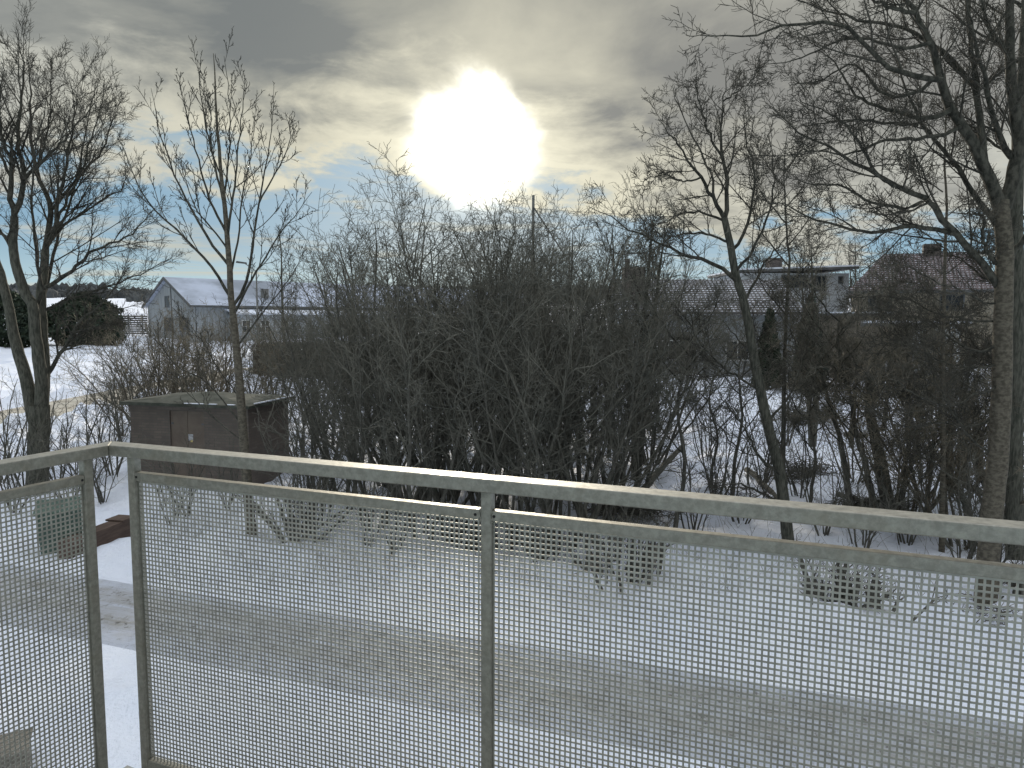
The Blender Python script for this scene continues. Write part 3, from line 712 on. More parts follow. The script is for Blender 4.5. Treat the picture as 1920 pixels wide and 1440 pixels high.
    lv = [dict(K=13, t0=0.12, t1=0.98, ang=42, lr=0.34, n=8, wob=0.09, up=0.04, rf=0.45, rmax=0.02, Lmax=1.6),
          dict(K=8, t0=0.12, t1=1.0, ang=42, lr=0.42, n=6, wob=0.11, up=0.03, rf=0.6, rmax=0.01),
          dict(K=5, t0=0.15, t1=1.0, ang=42, lr=0.5, n=4, wob=0.13, up=0.05, rf=0.75, rmax=0.0055, Lmin=0.1)]
    hero_tree('bare_tree', 'tallest bare tree with thick brown trunk at the right edge, its limbs arching left', b, tr, L, lv, mtr=M_bark2, twig_r=0.0035)
    # second trunk behind
    b2 = gp(1905, 1058); D2 = b2[1]
    tr = [px_limb(D2, [(1903, 1065), (1903, 1000), (1902, 900), (1903, 800), (1906, 650), (1907, 500), (1905, 400), (1912, 250), (1920, 100), (1925, -60)], 0.2, 0.165, 0.07, 26, 0.004)]
    L = []
    for (x, y, s, q, dd) in [(1905, 420, 1, 200, 0.8), (1907, 300, -1, 150, 1.2), (1912, 220, 1, 200, -0.6), (1918, 120, -1, 190, 1.3), (1905, 560, -1, 150, 1.0), (1905, 520, 1, 160, 0.5), (1903, 700, -1, 120, 1.0), (1922, 20, -1, 220, 0.9)]:
        L.append(px_limb(D2+0.2, [(x, y), (x+s*q*0.3, y-q*0.2), (x+s*q*0.7, y-q*0.5), (x+s*q*1.0, y-q*0.7)], dd, 0.035, 0.005, 14, 0.02))
    hero_tree('bare_tree', 'dark trunked bare tree close behind the tall right edge tree', b2, tr, L, lv)
    # slim pole-like tree
    b3 = gp(1765, 1045); D3 = b3[1]
    tr = [px_limb(D3, [(1765, 1050), (1767, 950), (1768, 850), (1768, 700), (1770, 560), (1772, 470), (1775, 400), (1771, 300), (1775, 200), (1770, 120)], 0.2, 0.062, 0.01, 26, 0.004)]
    L = []
    for i in range(15):
        y = 880-52*i; s = 1 if i % 2 else -1; q = random.uniform(60, 110)
        L.append(px_limb(D3+0.1, [(1768, y), (1768+s*q*0.4, y-q*0.3), (1768+s*q*0.8, y-q*0.5), (1768+s*q*1.1, y-q*0.9)], random.uniform(-1, 1), 0.014, 0.004, 12, 0.015))
    hero_tree('young_tree', 'slim pole straight bare tree standing left of the thick brown trunk', b3, tr, L, lv[:2]+[dict(K=3, t0=0.2, t1=1, ang=40, lr=0.5, n=4, rf=0.8, rmax=0.005)], mtr=M_bark2)
right_tree()
# ------------------------------------------------------------------ right cluster of older stems
LV_SM = [dict(K=9, t0=0.15, t1=0.98, ang=45, lr=0.42, n=6, wob=0.17, up=0.05, rf=0.5, rmax=0.014),
         dict(K=6, t0=0.15, t1=1.0, ang=45, lr=0.45, n=5, wob=0.18, up=0.04, rf=0.7, rmax=0.008),
         dict(K=4, t0=0.15, t1=1.0, ang=45, lr=0.5, n=4, wob=0.18, up=0.05, rf=0.8, rmax=0.005)]
def stem_tree(label, bpx, path, r0, r1, limbs, name='bare_tree', m=M_dark, lv=LV_SM, dD=0.3, lr=0.02):
    b = gp(*bpx); D = b[1]
    tr = [px_limb(D, [(bpx[0], bpx[1]+8)]+path, dD, r0, r1, 20, 0.008)]
    L = [px_limb(D+dD*0.5, pts, dd, lr, 0.004, 12, 0.02) for pts, dd in limbs]
    return hero_tree(name, label, b, tr, L, lv, mtr=m, mtw=M_twigd)
def auto_limbs(path, k, q, y_lo=0.25):
    out = []
    n = len(path)-1
    for i in range(k):
        f = (y_lo+(1-y_lo)*(i+0.5)/k)*n; j = min(int(f), n-1); a = f-j
        x = path[j][0]*(1-a)+path[j+1][0]*a; y = path[j][1]*(1-a)+path[j+1][1]*a
        s = 1 if i % 2 else -1; w = q*random.uniform(0.7, 1.3)
        out.append(([(x, y), (x+s*w*0.3, y-w*0.35), (x+s*w*0.6, y-w*0.8), (x+s*w*0.85, y-w*1.2)], random.uniform(-1.2, 1.2)))
    return out
def cluster():
    # pollarded stem with a cut fork
    p = [(1666, 953), (1653, 879), (1640, 813), (1630, 769), (1633, 726), (1640, 690)]
    b = gp(1673, 985); D = b[1]
    tr = [px_limb(D, [(1674, 992)]+p, 0.2, 0.17, 0.075, 22, 0.006), px_limb(D+0.15, [(1632, 770), (1645, 735), (1656, 704)], -0.1, 0.075, 0.05, 8, 0.004)]
    for q in (0, 1):
        pts, r = tr[q]; tip = pts[-1]; tr[q] = (np.vstack([pts, tip+(pts[-1]-pts[-2])*0.001]), np.append(r, 0.0005))
    L = [px_limb(D+0.1, a, d, 0.02, 0.004, 12, 0.02) for a, d in auto_limbs(p, 8, 90)]
    hero_tree('bare_tree', 'thick dark leaning tree with sawn off forked top in the right garden', b, tr, L, LV_SM, mtr=M_dark, mtw=M_twigd)
    p = [(1594, 945), (1585, 879), (1574, 817), (1559, 769), (1550, 740), (1540, 690), (1545, 630)]
    stem_tree('crooked dark tree left of the sawn off forked tree', (1600, 985), p, 0.09, 0.02, auto_limbs(p, 9, 90))
    p = [(1640, 949), (1622, 868), (1605, 813), (1596, 747), (1580, 700), (1570, 640), (1575, 590)]
    stem_tree('slanting dark tree touching the sawn off forked tree on its left', (1656, 990), p, 0.085, 0.02, auto_limbs(p, 9, 100))
    p = [(1692, 953), (1697, 890), (1708, 802), (1704, 704), (1700, 640), (1705, 570)]
    stem_tree('thin brown tree just right of the sawn off forked tree', (1690, 1000), p, 0.055, 0.012, auto_limbs(p, 9, 90))
    p = [(1738, 960), (1743, 900), (1750, 830), (1762, 770), (1765, 700), (1755, 640)]
    stem_tree('dark slightly bent tree immediately left of the pole straight tree', (1735, 1008), p, 0.06, 0.012, auto_limbs(p, 9, 80))
    p = [(1819, 966), (1800, 925), (1784, 890), (1785, 813), (1800, 769), (1815, 700), (1810, 640)]
    stem_tree('curved dark tree between the pole straight tree and the thick brown trunk', (1830, 1000), p, 0.075, 0.02, auto_limbs(p, 9, 90))
    p = [(1806, 880), (1805, 830), (1812, 780), (1800, 720), (1806, 660)]
    stem_tree('short dark stump-like tree further back in the right garden', (1806, 905), p, 0.17, 0.03, auto_limbs(p, 8, 60))
    p = [(1716, 850), (1722, 800), (1735, 740), (1728, 680)]
    stem_tree('small forked dark tree standing far back on the right garden snow', (1716, 868), p, 0.10, 0.02, auto_limbs(p, 8, 50))
    p = [(1270, 960), (1285, 870), (1270, 760), (1290, 680), (1300, 600)]
    stem_tree('slender dark tree at the right end of the thicket', (1262, 1010), p, 0.06, 0.012, auto_limbs(p, 9, 100))
    p = [(1375, 905), (1380, 850), (1392, 780), (1385, 700), (1400, 640)]
    stem_tree('thin dark tree left of the leaning trunk on the right snow', (1372, 960), p, 0.06, 0.012, auto_limbs(p, 9, 90))
    p = [(1335, 880), (1345, 820), (1330, 750), (1345, 680)]
    stem_tree('thin dark tree on the snow a little right of the thicket end', (1330, 935), p, 0.05, 0.012, auto_limbs(p, 9, 80))
    p = [(1520, 930), (1528, 860), (1518, 780), (1530, 700), (1525, 640)]
    stem_tree('thin bare tree right of the leaning trunk on open snow', (1518, 975), p, 0.05, 0.012, auto_limbs(p, 9, 80))
cluster()
# ------------------------------------------------------------------ procedural multi-stem shrubs and saplings (local, base at origin)
def shrub_meshes(tag_, stems, h, spread, r0, lv, lean=0.25, wob=0.05, nn=14, sub=0.0):
    Pp = np.empty((stems, nn, 3)); st = h/(nn-1)
    ang = np.arange(stems)*2.4+rng.uniform(0, 1, stems); rad = rng.uniform(0.05, 1, stems)*spread
    Pp[:, 0] = np.stack([np.cos(ang)*rad, np.sin(ang)*rad, np.full(stems, -0.08)], -1)
    ln = rng.uniform(0.3, 1.0, stems)*lean
    d = norm(np.stack([np.cos(ang)*ln, np.sin(ang)*ln, np.ones(stems)], -1)); hs = rng.uniform(0.65, 1.05, stems)[:, None]
    for k in range(1, nn):
        d = norm(d+rng.normal(0, wob, (stems, 3))+np.array([0, 0, 0.03])); Pp[:, k] = Pp[:, k-1]+d*st*hs
    s = np.linspace(0, 1, nn)[None, :]; R = rng.uniform(0.6, 1.1, (stems, 1))*r0*(1-s)**0.7+0.006
    groups = []; cur = (Pp, R)
    for q in lv: cur = spawn(*cur, **q); groups.append(cur)
    return tube_mesh(tag_+'_stems', [(Pp, R)], [7]), tube_mesh(tag_+'_crown', groups, [4, 3, 3][:len(groups)])
LV_TH = [dict(K=13, t0=0.22, t1=0.99, ang=46, lr=0.36, n=8, wob=0.14, up=0.07, rf=0.5, rmax=0.016, rtip=0.004, tfall=0.35),
         dict(K=7, t0=0.12, t1=1.0, ang=45, lr=0.42, n=5, wob=0.2, up=0.04, rf=0.7, rmax=0.009, rtip=0.004),
         dict(K=4, t0=0.15, t1=1.0, ang=45, lr=0.5, n=4, wob=0.2, up=0.05, rf=0.8, rmax=0.006, rtip=0.0038)]
THV = [shrub_meshes('thicket%d' % i, 6+i % 3*2, 7.0, 0.45, 0.05, LV_TH, lean=0.36+0.12*(i % 3), wob=0.065) for i in range(6)]
LV_SB = [dict(K=8, t0=0.15, t1=0.99, ang=42, lr=0.34, n=6, wob=0.15, up=0.06, rf=0.55, rmax=0.010, rtip=0.0035, tfall=0.4),
         dict(K=5, t0=0.12, t1=1.0, ang=45, lr=0.42, n=4, wob=0.18, up=0.04, rf=0.7, rmax=0.006, rtip=0.0032)]
SBV = [shrub_meshes('shrub%d' % i, 7, 2.8, 0.22, 0.018, LV_SB, lean=0.5, wob=0.09, nn=10) for i in range(4)]
LV_SA = [dict(K=16, t0=0.22, t1=0.98, ang=38, lr=0.30, n=7, wob=0.10, up=0.10, rf=0.45, rmax=0.03, rtip=0.005, tfall=0.55),
         dict(K=8, t0=0.15, t1=1.0, ang=40, lr=0.38, n=5, wob=0.14, up=0.08, rf=0.6, rmax=0.012, rtip=0.005),
         dict(K=5, t0=0.15, t1=1.0, ang=42, lr=0.45, n=4, wob=0.15, up=0.06, rf=0.8, rmax=0.007, rtip=0.005)]
SAV = [shrub_meshes('sapling%d' % i, 1+(i == 2), 9.0, 0.05, 0.10, LV_SA, lean=0.08, wob=0.03, nn=18) for i in range(3)]
ARV = [shrub_meshes('arching%d' % i, 6, 4.6, 0.3, 0.028, LV_TH, lean=0.9, wob=0.11, nn=12) for i in range(2)]
for s_, c_ in ARV: s_.materials.append(M_bark2); c_.materials.append(M_pale)
for s_, c_ in THV: s_.materials.append(M_dark); c_.materials.append(M_twigd)
for s_, c_ in SBV: s_.materials.append(M_dark); c_.materials.append(M_twigd)
for s_, c_ in SAV: s_.materials.append(M_bark); c_.materials.append(M_twig)
def put_plant(variant, name, x, y, scale, rz, label, cat, group=None, zs=None):
    r = thing(name, (x, y, G(x, y)), label, cat, group, rz); r.scale = (scale, scale, scale if zs is None else zs)
    st, cr = variant
    link('trunk', st, None, r); link('crown', cr, None, r)
    return r
def at_px(px, D):
    p = P(px, 700, D); return p[0], p[1]
# the dense thicket: pixel column, depth, height in metres
TH = []
for i, (px, D, h) in enumerate([(590, 19.5, 5.2), (640, 17.5, 5.8), (665, 22, 6.6), (700, 15.5, 5.4), (725, 19, 7.2), (760, 17, 7.8), (785, 14.8, 6.4), (800, 21.5, 8.2), (835, 18, 8.0),
        (860, 15.2, 7.0), (885, 20, 8.0), (915, 16.8, 7.6), (940, 22.5, 8.2), (960, 14.6, 6.6), (985, 18.4, 7.9), (1010, 16, 7.2), (1035, 20.6, 8.2), (1060, 14.4, 6.4), (1085, 17.6, 7.6),
        (1110, 22, 8.2), (1130, 15.4, 6.8), (1150, 19, 6.6), (1190, 17, 5.4), (1225, 21, 5.4),
        (620, 24, 6.2), (690, 26, 7.4), (760, 25, 8.0), (850, 25.5, 8.4), (930, 26.5, 8.6), (1010, 25, 8.2), (1090, 26, 8.4), (1165, 25, 6.4), (1235, 25.5, 5.4)]):
    x, y = at_px(px, D); hh = h*random.uniform(0.94, 1.05)
    put_plant(THV[i % 6], 'thicket_shrub', x, y, hh/7.4, random.uniform(0, 6.28), 'tall many-stemmed bare shrub in the %s of the dense dark thicket%s' % (('left third', 'middle', 'right third')[(px > 800)+(px > 1010)], ', back row' if D > 23 else ''), 'shrub', 'thicket shrubs, %s%s' % (('left third', 'middle', 'right third')[(px > 800)+(px > 1010)], ', back row' if D > 23 else ''))
# saplings rising out of the thicket
for i, (px, D, h, lb) in enumerate([(668, 24, 9.6, 'thin pale sapling poking above the left end of the thicket'), (1140, 22, 9.4, 'thin bare sapling rising above the right part of the thicket'),
                                    (1195, 20, 9.6, 'tall thin sapling at the right edge of the thicket beside the round crowned tree'), (1600, 23, 7.2, 'airy bare tree rising in front of the low dark garden shed'), (1725, 22, 7.6, 'airy bare tree rising in front of the white carport wall'), (1530, 24, 8.8, 'airy bare tree in front of the white two storey house'), (1660, 26, 9.0, 'airy bare tree in front of the tan house roof')]):
    x, y = at_px(px, D); put_plant(SAV[i % 3], 'young_tree', x, y, h/9.0, random.uniform(0, 6.28), lb, 'tree')
x, y = at_px(536, 47); put_plant(SAV[0], 'bare_tree', x, y, 13.0/9, 1.0, 'bare tree standing in front of the long pale building, right of the young tree', 'tree')
# shrubs beyond the far road and in front of the long building
for i, (px, D, h) in enumerate([(250, 66, 4.2), (285, 70, 2.4), (320, 62, 2.2), (352, 68, 2.6), (388, 64, 2.4), (420, 70, 2.8), (455, 60, 4.0), (300, 48, 2.6), (262, 50, 2.4), (335, 46, 2.8), (240, 40, 2.2), (490, 66, 4.4), (530, 62, 4.6), (575, 66, 4.8), (610, 60, 4.8), (380, 44, 3.0)]):
    x, y = at_px(px, D); put_plant(SBV[i % 4], 'bare_shrub', x, y, h/2.8, random.uniform(0, 6.28), 'brownish bare shrub on the snow in front of the long pale building', 'shrub', 'shrubs in front of the long building')
for i, (px, D, h) in enumerate([(275, 25, 4.6), (350, 27, 5.0), (410, 25.5, 4.8), (455, 28, 5.2), (310, 30, 4.6), (225, 26, 4.2)]):
    x, y = at_px(px, D); put_plant(ARV[i % 2], 'arching_shrub', x, y, h/4.6, random.uniform(0, 6.28), 'crooked spreading shrub with dark stems rising behind the brick hut roof', 'shrub', 'crooked shrubs behind the hut')
# small shrubs behind and beside the hut and left tree
for i, (px, D, h) in enumerate([(235, 23.5, 3.4), (255, 27, 4.0), (300, 26, 3.8), (330, 29, 4.4), (365, 27, 4.0), (395, 30, 4.4), (425, 26, 3.6), (500, 25, 4.0), (560, 22, 4.2), (595, 25, 4.4), (525, 29, 4.2)]):
    x, y = at_px(px, D); put_plant(SBV[i % 4], 'bare_shrub', x, y, h/2.8, random.uniform(0, 6.28), 'bare twisted shrub in the row growing behind the brick hut', 'shrub', 'shrubs behind the brick hut')
for i, (px, D, h) in enumerate([(10, 16.5, 2.4), (35, 18.5, 2.8), (120, 17.5, 2.3), (150, 20, 3.0), (180, 18.2, 2.2), (205, 21, 3.0), (-20, 19.5, 3.0), (95, 20.5, 2.8)]):
    x, y = at_px(px, D); put_plant(SBV[(i+1) % 4], 'bare_shrub', x, y, h/2.8, random.uniform(0, 6.28), 'low bare shrub beside the big twin-trunked left tree', 'shrub', 'shrubs around the left tree')
for i, (px, D, h) in enumerate([(315, 15.6, 1.9), (340, 16.4, 2.0), (555, 14.8, 2.6), (575, 15.4, 3.0), (600, 16.4, 3.0), (690, 14.6, 2.6), (735, 14.2, 2.4), (420, 16.8, 1.8)]):
    x, y = at_px(px, D); put_plant(SBV[i % 4], 'bare_shrub', x, y, h/2.8, random.uniform(0, 6.28), 'low bare shrub seen through the first railing panel', 'shrub', 'shrubs behind the first railing panel')
for i, (px, D, h) in enumerate([(1310, 15.5, 2.4), (1350, 17.5, 2.6), (1400, 16.2, 2.4), (1440, 19, 2.8), (1510, 18, 2.6), (1560, 14.8, 2.2), (1635, 14.2, 2.4), (1690, 16.5, 3.0), (1720, 14.6, 2.6),
                                (1750, 18, 2.8), (1815, 17.5, 3.0), (1845, 14.5, 3.4), (1880, 17, 3.8), (1915, 15, 3.6), (1330, 22, 2.8), (1480, 23, 3.0), (1860, 20, 4.2),
                                 (1830, 12.8, 2.0), (1890, 12.6, 2.0)]):
    x, y = at_px(px, D); put_plant(SBV[(i+2) % 4], 'bare_shrub', x, y, h/2.8, random.uniform(0, 6.28), 'bare twiggy shrub on the snow %s' % ('around the right-hand cluster of dark trees' if px > 1540 else 'around the leaning trunk of the round crowned tree'), 'shrub', 'undergrowth around the right-hand trees' if px > 1540 else 'undergrowth around the leaning trunk')
for i, (px, D, h) in enumerate([(1700, 15.2, 4.4), (1760, 17.5, 5.2), (1820, 14.6, 4.6), (1890, 16.2, 5.4), (1610, 19, 3.6), (1540, 27, 2.4), (1730, 26, 2.6)]):
    x, y = at_px(px, D); put_plant(ARV[i % 2], 'arching_shrub', x, y, h/4.6, random.uniform(0, 6.28), 'wide arching shrub with pale brown twigs at the right, left of the thick brown trunk', 'shrub', 'arching shrubs at right')
# ------------------------------------------------------------------ hut
def rect_building(name, px_corner, ang, w, d, label, cat):
    pass
def hut():
    Ln = P(245, 800, 20.1); Nn = P(466, 800, 19.3)
    u = (Nn-Ln)[:2]; W = float(np.linalg.norm(u)); rz = math.atan2(u[1], u[0])
    r = thing('brick_hut', (Ln[0], Ln[1], -0.05), 'small flat roofed brown brick hut with a plain brown door behind the railing', 'hut', rz=rz)
    H = 2.38; Dp = 2.1; x0, x1 = 1.28, 2.36
    mb = MB().box(0, x0, 0, 0.12, 0, H).box(x1, W, 0, 0.12, 0, H).box(x0, x1, 0, 0.12, H-0.14, H)
    mb.box(0, 0.12, 0.1201, Dp, 0, H).box(W-0.12, W, 0.1201, Dp, 0, H).box(0.1201, W-0.1201, Dp-0.12, Dp-0.001, 0, H)
    mb.build('wall', M_brick, r)
    dr = MB().box(x0+0.005, (x0+x1)/2-0.006, 0.035, 0.08, 0.02, H-0.15).box((x0+x1)/2+0.006, x1-0.005, 0.035, 0.08, 0.02, H-0.15).build('door', M_door, r)
    for hz in (0.35, 1.1, 1.85):
        for hx_ in (x0+0.02, x1-0.10): MB().box(hx_, hx_+0.08, 0.022, 0.0345, hz, hz+0.05).build('hinge', M_trim, dr)
    MB().box((x0+x1)/2+0.04, (x0+x1)/2+0.07, 0.01, 0.034, 1.0, 1.12).build('handle', M_trim, dr)
    sg = MB().box(1.83, 1.98, 0.028, 0.034, 1.40, 1.58).build('notice', simple('white_notice', (0.3, 0.3, 0.32), (0.6, 0.6, 0.62), 30, 0.6, bump=0), dr)
    MB().box(1.90, 1.97, 0.0245, 0.0275, 1.36, 1.42).build('yellow_sticker', simple('yellow_sticker', (0.55, 0.42, 0.12), (0.6, 0.48, 0.2), 9, 0.6, bump=0), dr)
    # roof: low ridge, overhang, with a kinked front edge
    o = 0.16; mb = MB()
    V = [(-o, -o-0.05, H), (W+o, -o-0.05, H), (W+o, Dp+o, H), (-o, Dp+o, H), (-o, -o-0.05, H+0.09), (W+o, -o-0.05, H+0.07), (W+o, Dp+o, H+0.09), (-o, Dp+o, H+0.09), (W*0.5, Dp*0.5, H+0.30)]
    mb.add(V, [(0, 3, 2, 1), (0, 1, 5, 4), (1, 2, 6, 5), (2, 3, 7, 6), (3, 0, 4, 7), (4, 5, 8), (5, 6, 8), (6, 7, 8), (7, 4, 8)])
    rf = mb.build('roof', M_felt, r)
    mb = MB()
    for (a, b_) in ((1.9, 2.5), (2.65, 2.9), (3.2, 3.45)): mb.box(a, b_, -o-0.055, -o+0.02, H+0.088, H+0.105)
    mb.box(W+o-0.05, W+o+0.005, 0.1, Dp, H+0.092, H+0.12)
    mb.build('snow_remnant', M_snow, rf)
hut()
# ------------------------------------------------------------------ bin, low wall, wooden box
def bin_():
    a = gp(102, 1040); rz = math.radians(8)+math.atan2(-a[0], a[1])*0.6
    r = thing('storage_bin', tuple(a+np.array([0, 0.3, -0.05])), 'dark green lidded plastic bin standing in the snow behind the left railing panel', 'bin', rz=rz)
    h = 0.86; t, bt = 0.42, 0.36
    V = [(-bt, -0.30, 0), (bt, -0.30, 0), (bt, 0.30, 0), (-bt, 0.30, 0), (-t, -0.36, h), (t, -0.36, h), (t, 0.36, h), (-t, 0.36, h)]
    mb = MB(); mb.add(V, [(0, 3, 2, 1), (4, 5, 6, 7), (0, 1, 5, 4), (1, 2, 6, 5), (2, 3, 7, 6), (3, 0, 4, 7)]); mb.build('body', M_green, r, 0.02)
    mb = MB(); y0, y1 = -0.40, 0.38; z = h+0.003
    V = [(-t-.04, y0, z), (t+.04, y0, z), (t+.04, y1, z), (-t-.04, y1, z), (-t-.04, y0, z+.05), (t+.04, y0, z+.05), (t+.03, y1, z+.16), (-t-.03, y1, z+.16)]
    mb.add(V, [(0, 3, 2, 1), (4, 5, 6, 7), (0, 1, 5, 4), (1, 2, 6, 5), (2, 3, 7, 6), (3, 0, 4, 7)]); ld = mb.build('lid', M_green, r, 0.015)
    MB().box(-0.12, 0.12, y0-0.03, y0-0.001, z+0.012, z+0.035).build('handle', M_green, ld, 0.005)
bin_()
def low_wall():
    a = gp(128, 1052); b = gp(243, 1003); d = (b-a)[:2]; L = float(np.linalg.norm(d)); rz = math.atan2(d[1], d[0])
    r = thing('timber_kerb', (a[0], a[1], -0.04), 'low brown timber kerb box with a capped end lying in the snow by the green bin', 'timber kerb', rz=rz)
    MB().box(0, L, -0.10, 0.24, 0, 0.44).build('beam', M_brown, r, 0.008)
    MB().box(L-0.34, L+0.06, -0.14, 0.30, 0.4404, 0.48).build('cap', M_brown, r, 0.006)
low_wall()
def wooden_box():
    a = gp(12, 1462); r = thing('wooden_box', (a[0], a[1], -0.02), 'weathered brown wooden box on the snow at the very bottom left corner', 'box', rz=0.5)
    MB().box(-0.2, 0.2, -0.2, 0.2, 0, 0.38).build('body', M_wood, r, 0.006)
    MB().box(-0.23, 0.23, -0.23, 0.23, 0.3805, 0.41).build('lid', M_wood, r, 0.006)
wooden_box()
# ------------------------------------------------------------------ buildings
def uv_planar(o):
    """UVs in metres: u along the horizontal of the face, v up its slope"""
    me = o.data; uv = me.uv_layers.new(name='UVMap')
    for p in me.polygons:
        n = p.normal; t = Vector((0, 0, 1)).cross(n)
        if t.length < 1e-3: t = Vector((1, 0, 0))
        t.normalize(); s = n.cross(t)
        for li in p.loop_indices:
            c = me.vertices[me.loops[li].vertex_index].co; uv.data[li].uv = (c.dot(t), c.dot(s))
def window(root, x, z, w, h, y, mf=M_frame, bars=(1, 0), face=-1, axis='x'):
    """window set on a wall whose outer face is at y (axis x) or at x=y (axis y)"""
    fw = 0.07
    def bx(mb, a0, a1, z0, z1, p0, p1):
        lo, hi = sorted((y+face*p0, y+face*p1))
        if axis == 'x': mb.box(a0, a1, lo, hi, z0, z1)
        else: mb.box(lo, hi, a0, a1, z0, z1)
    mb = MB(); bx(mb, x-w/2, x-w/2+fw, z-h/2, z+h/2, 0, 0.05); bx(mb, x+w/2-fw, x+w/2, z-h/2, z+h/2, 0, 0.05)
    bx(mb, x-w/2+fw, x+w/2-fw, z-h/2, z-h/2+fw, 0, 0.05); bx(mb, x-w/2+fw, x+w/2-fw, z+h/2-fw, z+h/2, 0, 0.05)
    for i in range(bars[0]):
        c = x-w/2+w*(i+1)/(bars[0]+1); bx(mb, c-0.025, c+0.025, z-h/2+fw, z+h/2-fw, 0, 0.045)
    for i in range(bars[1]):
        c = z-h/2+h*(i+1)/(bars[1]+1); bx(mb, x-w/2+fw, x+w/2-fw, c-0.02, c+0.02, 0, 0.04)
    wf = mb.build('window', mf, root)
    mb = MB(); bx(mb, x-w/2+fw, x+w/2-fw, z-h/2+fw, z+h/2-fw, 0.003, 0.02); mb.build('pane', M_glass, wf)
def long_building():
    th = math.radians(45); Dc = 85.0; c = P(365, 640, Dc); z0 = 1.3
    r = thing('long_building', (c[0], c[1], z0), 'long pale gabled building with snow covered roof across the field at left', 'building', rz=th)
    # local: x along the long side (away right), y along the gable (away left)
    s, co = math.sin(th), math.cos(th); Wg = 5.4/(s-0.508*co); Wg = min(Wg, 20)
    L = 62; eave = P(364, 572, Dc)[2]-z0; ridge = 9.5-z0
    mb = MB(); mb.box(0, L, 0, 0.2, 0, eave).box(0, L, Wg-0.2, Wg, 0, eave)
    V = [(0, 0.2001, 0), (0, Wg-0.2001, 0), (0, Wg-0.2001, eave), (0, Wg/2, ridge-0.05), (0, 0.2001, eave)]
    V2 = [(0.2, *v[1:]) for v in V]; mb.add(V+V2, [(4, 3, 2, 1, 0), (5, 6, 7, 8, 9)]+[(i, (i+1) % 5, 5+(i+1) % 5, 5+i) for i in range(5)])
    V = [(v[0]+L-0.2, v[1], v[2]) for v in V]; V2 = [(L, *v[1:]) for v in V]; mb.add(V+V2, [(4, 3, 2, 1, 0), (5, 6, 7, 8, 9)]+[(i, (i+1) % 5, 5+(i+1) % 5, 5+i) for i in range(5)])
    mb.build('wall', M_siding, r)
    o = 0.5; dz = (ridge-eave)/(Wg/2); t = 0.22; mb = MB()
    for sg in (0, 1):
        ya, yb = (-o, Wg/2) if sg == 0 else (Wg+o, Wg/2); za = eave-o*dz
        V = [(-o, ya, za), (L+o, ya, za), (L+o, yb, ridge), (-o, yb, ridge)]; V2 = [(v[0], v[1], v[2]+t) for v in V]
        F = [(0, 1, 2, 3), (7, 6, 5, 4), (0, 4, 5, 1), (3, 2, 6, 7), (0, 3, 7, 4), (1, 5, 6, 2)]
        mb.add(V+V2, F)
    rf = mb.build('roof', M_snowroof, r)
    mb = MB()
    for sg in (0, 1):
        ya, yb = (-o-0.01, Wg/2) if sg == 0 else (Wg+o+0.01, Wg/2); za = eave-o*dz
        V = [(-o-0.12, ya, za-0.1), (-o-0.005, ya, za-0.1), (-o-0.005, yb, ridge-0.1), (-o-0.12, yb, ridge-0.1)]; V2 = [(v[0], v[1], v[2]+t+0.12) for v in V]
        mb.add(V+V2, [(0, 1, 2, 3), (7, 6, 5, 4), (0, 4, 5, 1), (3, 2, 6, 7), (0, 3, 7, 4), (1, 5, 6, 2)])
    mb.box(-o, L+o, -o-0.12, -o-0.005, eave-o*dz-0.05, eave-o*dz+0.2)
    mb.build('fascia', M_trim, r)
    MB().tube((10, 2.2, eave+2.2*dz+0.1), (10, 2.2, eave+2.2*dz+1.3), 0.5, 0.5, 16).build('roof_vent', M_pole, rf)
    # lean-to along the near side
    mb = MB().box(4.0, L-2, -2.6, -0.001, 0, eave-1.1); mb.build('lean_to', M_siding, r)
    mb = MB(); V = [(3.7, -3.0, eave-1.09), (L-1.7, -3.0, eave-1.09), (L-1.7, -0.002, eave-0.55), (3.7, -0.002, eave-0.55)]
    V2 = [(v[0], v[1], v[2]+0.2) for v in V]; mb.add(V+V2, [(0, 3, 2, 1), (4, 5, 6, 7), (0, 1, 5, 4), (1, 2, 6, 5), (2, 3, 7, 6), (3, 0, 4, 7)])
    mb.build('lean_to_roof', M_snow, r)
    for x in (5.2, 7.6, 10.2): window(r, x, 2.35, 1.1, 1.5, -2.6, M_wframe, (1, 1))
    for x in (17, 24, 31, 38, 45): window(r, x, 2.0, 1.9, 1.2, -2.6, M_frame, (0, 0))
    for yv in (0.19*Wg, 0.52*Wg): window(r, yv, 2.5, 3.2, 1.8, 0, M_frame, (1, 0), axis='y')
    window(r, Wg/2+0.6, eave+0.5, 1.5, 1.5, 0, M_frame, (0, 0), axis='y')
    MB().box(-0.06, -0.002, Wg/2-0.9, Wg/2-0.7, 0, ridge-0.5).build('downpipe', M_trim, r)
    # low wall continuing left
    a = P(190, 600, 96); b = P(277, 600, 95); d = (b-a)[:2]; 
    g = thing('garden_fence', (a[0], a[1], G(a[0], a[1])-0.1), 'low dark fence left of the long pale building', 'fence', rz=math.atan2(d[1], d[0]))
    LL = float(np.linalg.norm(d)); mb = MB()
    for i in range(int(LL/2)+1): mb.box(i*2-0.06, i*2+0.06, -0.06, 0.06, 0, 2.9)
    mb.build('post', M_trim, g); mb = MB()
    for k in range(9): mb.box(0, LL, -0.09, -0.061, 0.3+k*0.28, 0.3+k*0.28+0.22)
    mb.build('board', M_trim, g)
    MB().box(0, LL, -0.1, 0.1, 2.905, 2.99).build('snow_cap', M_snow, g)
long_building()
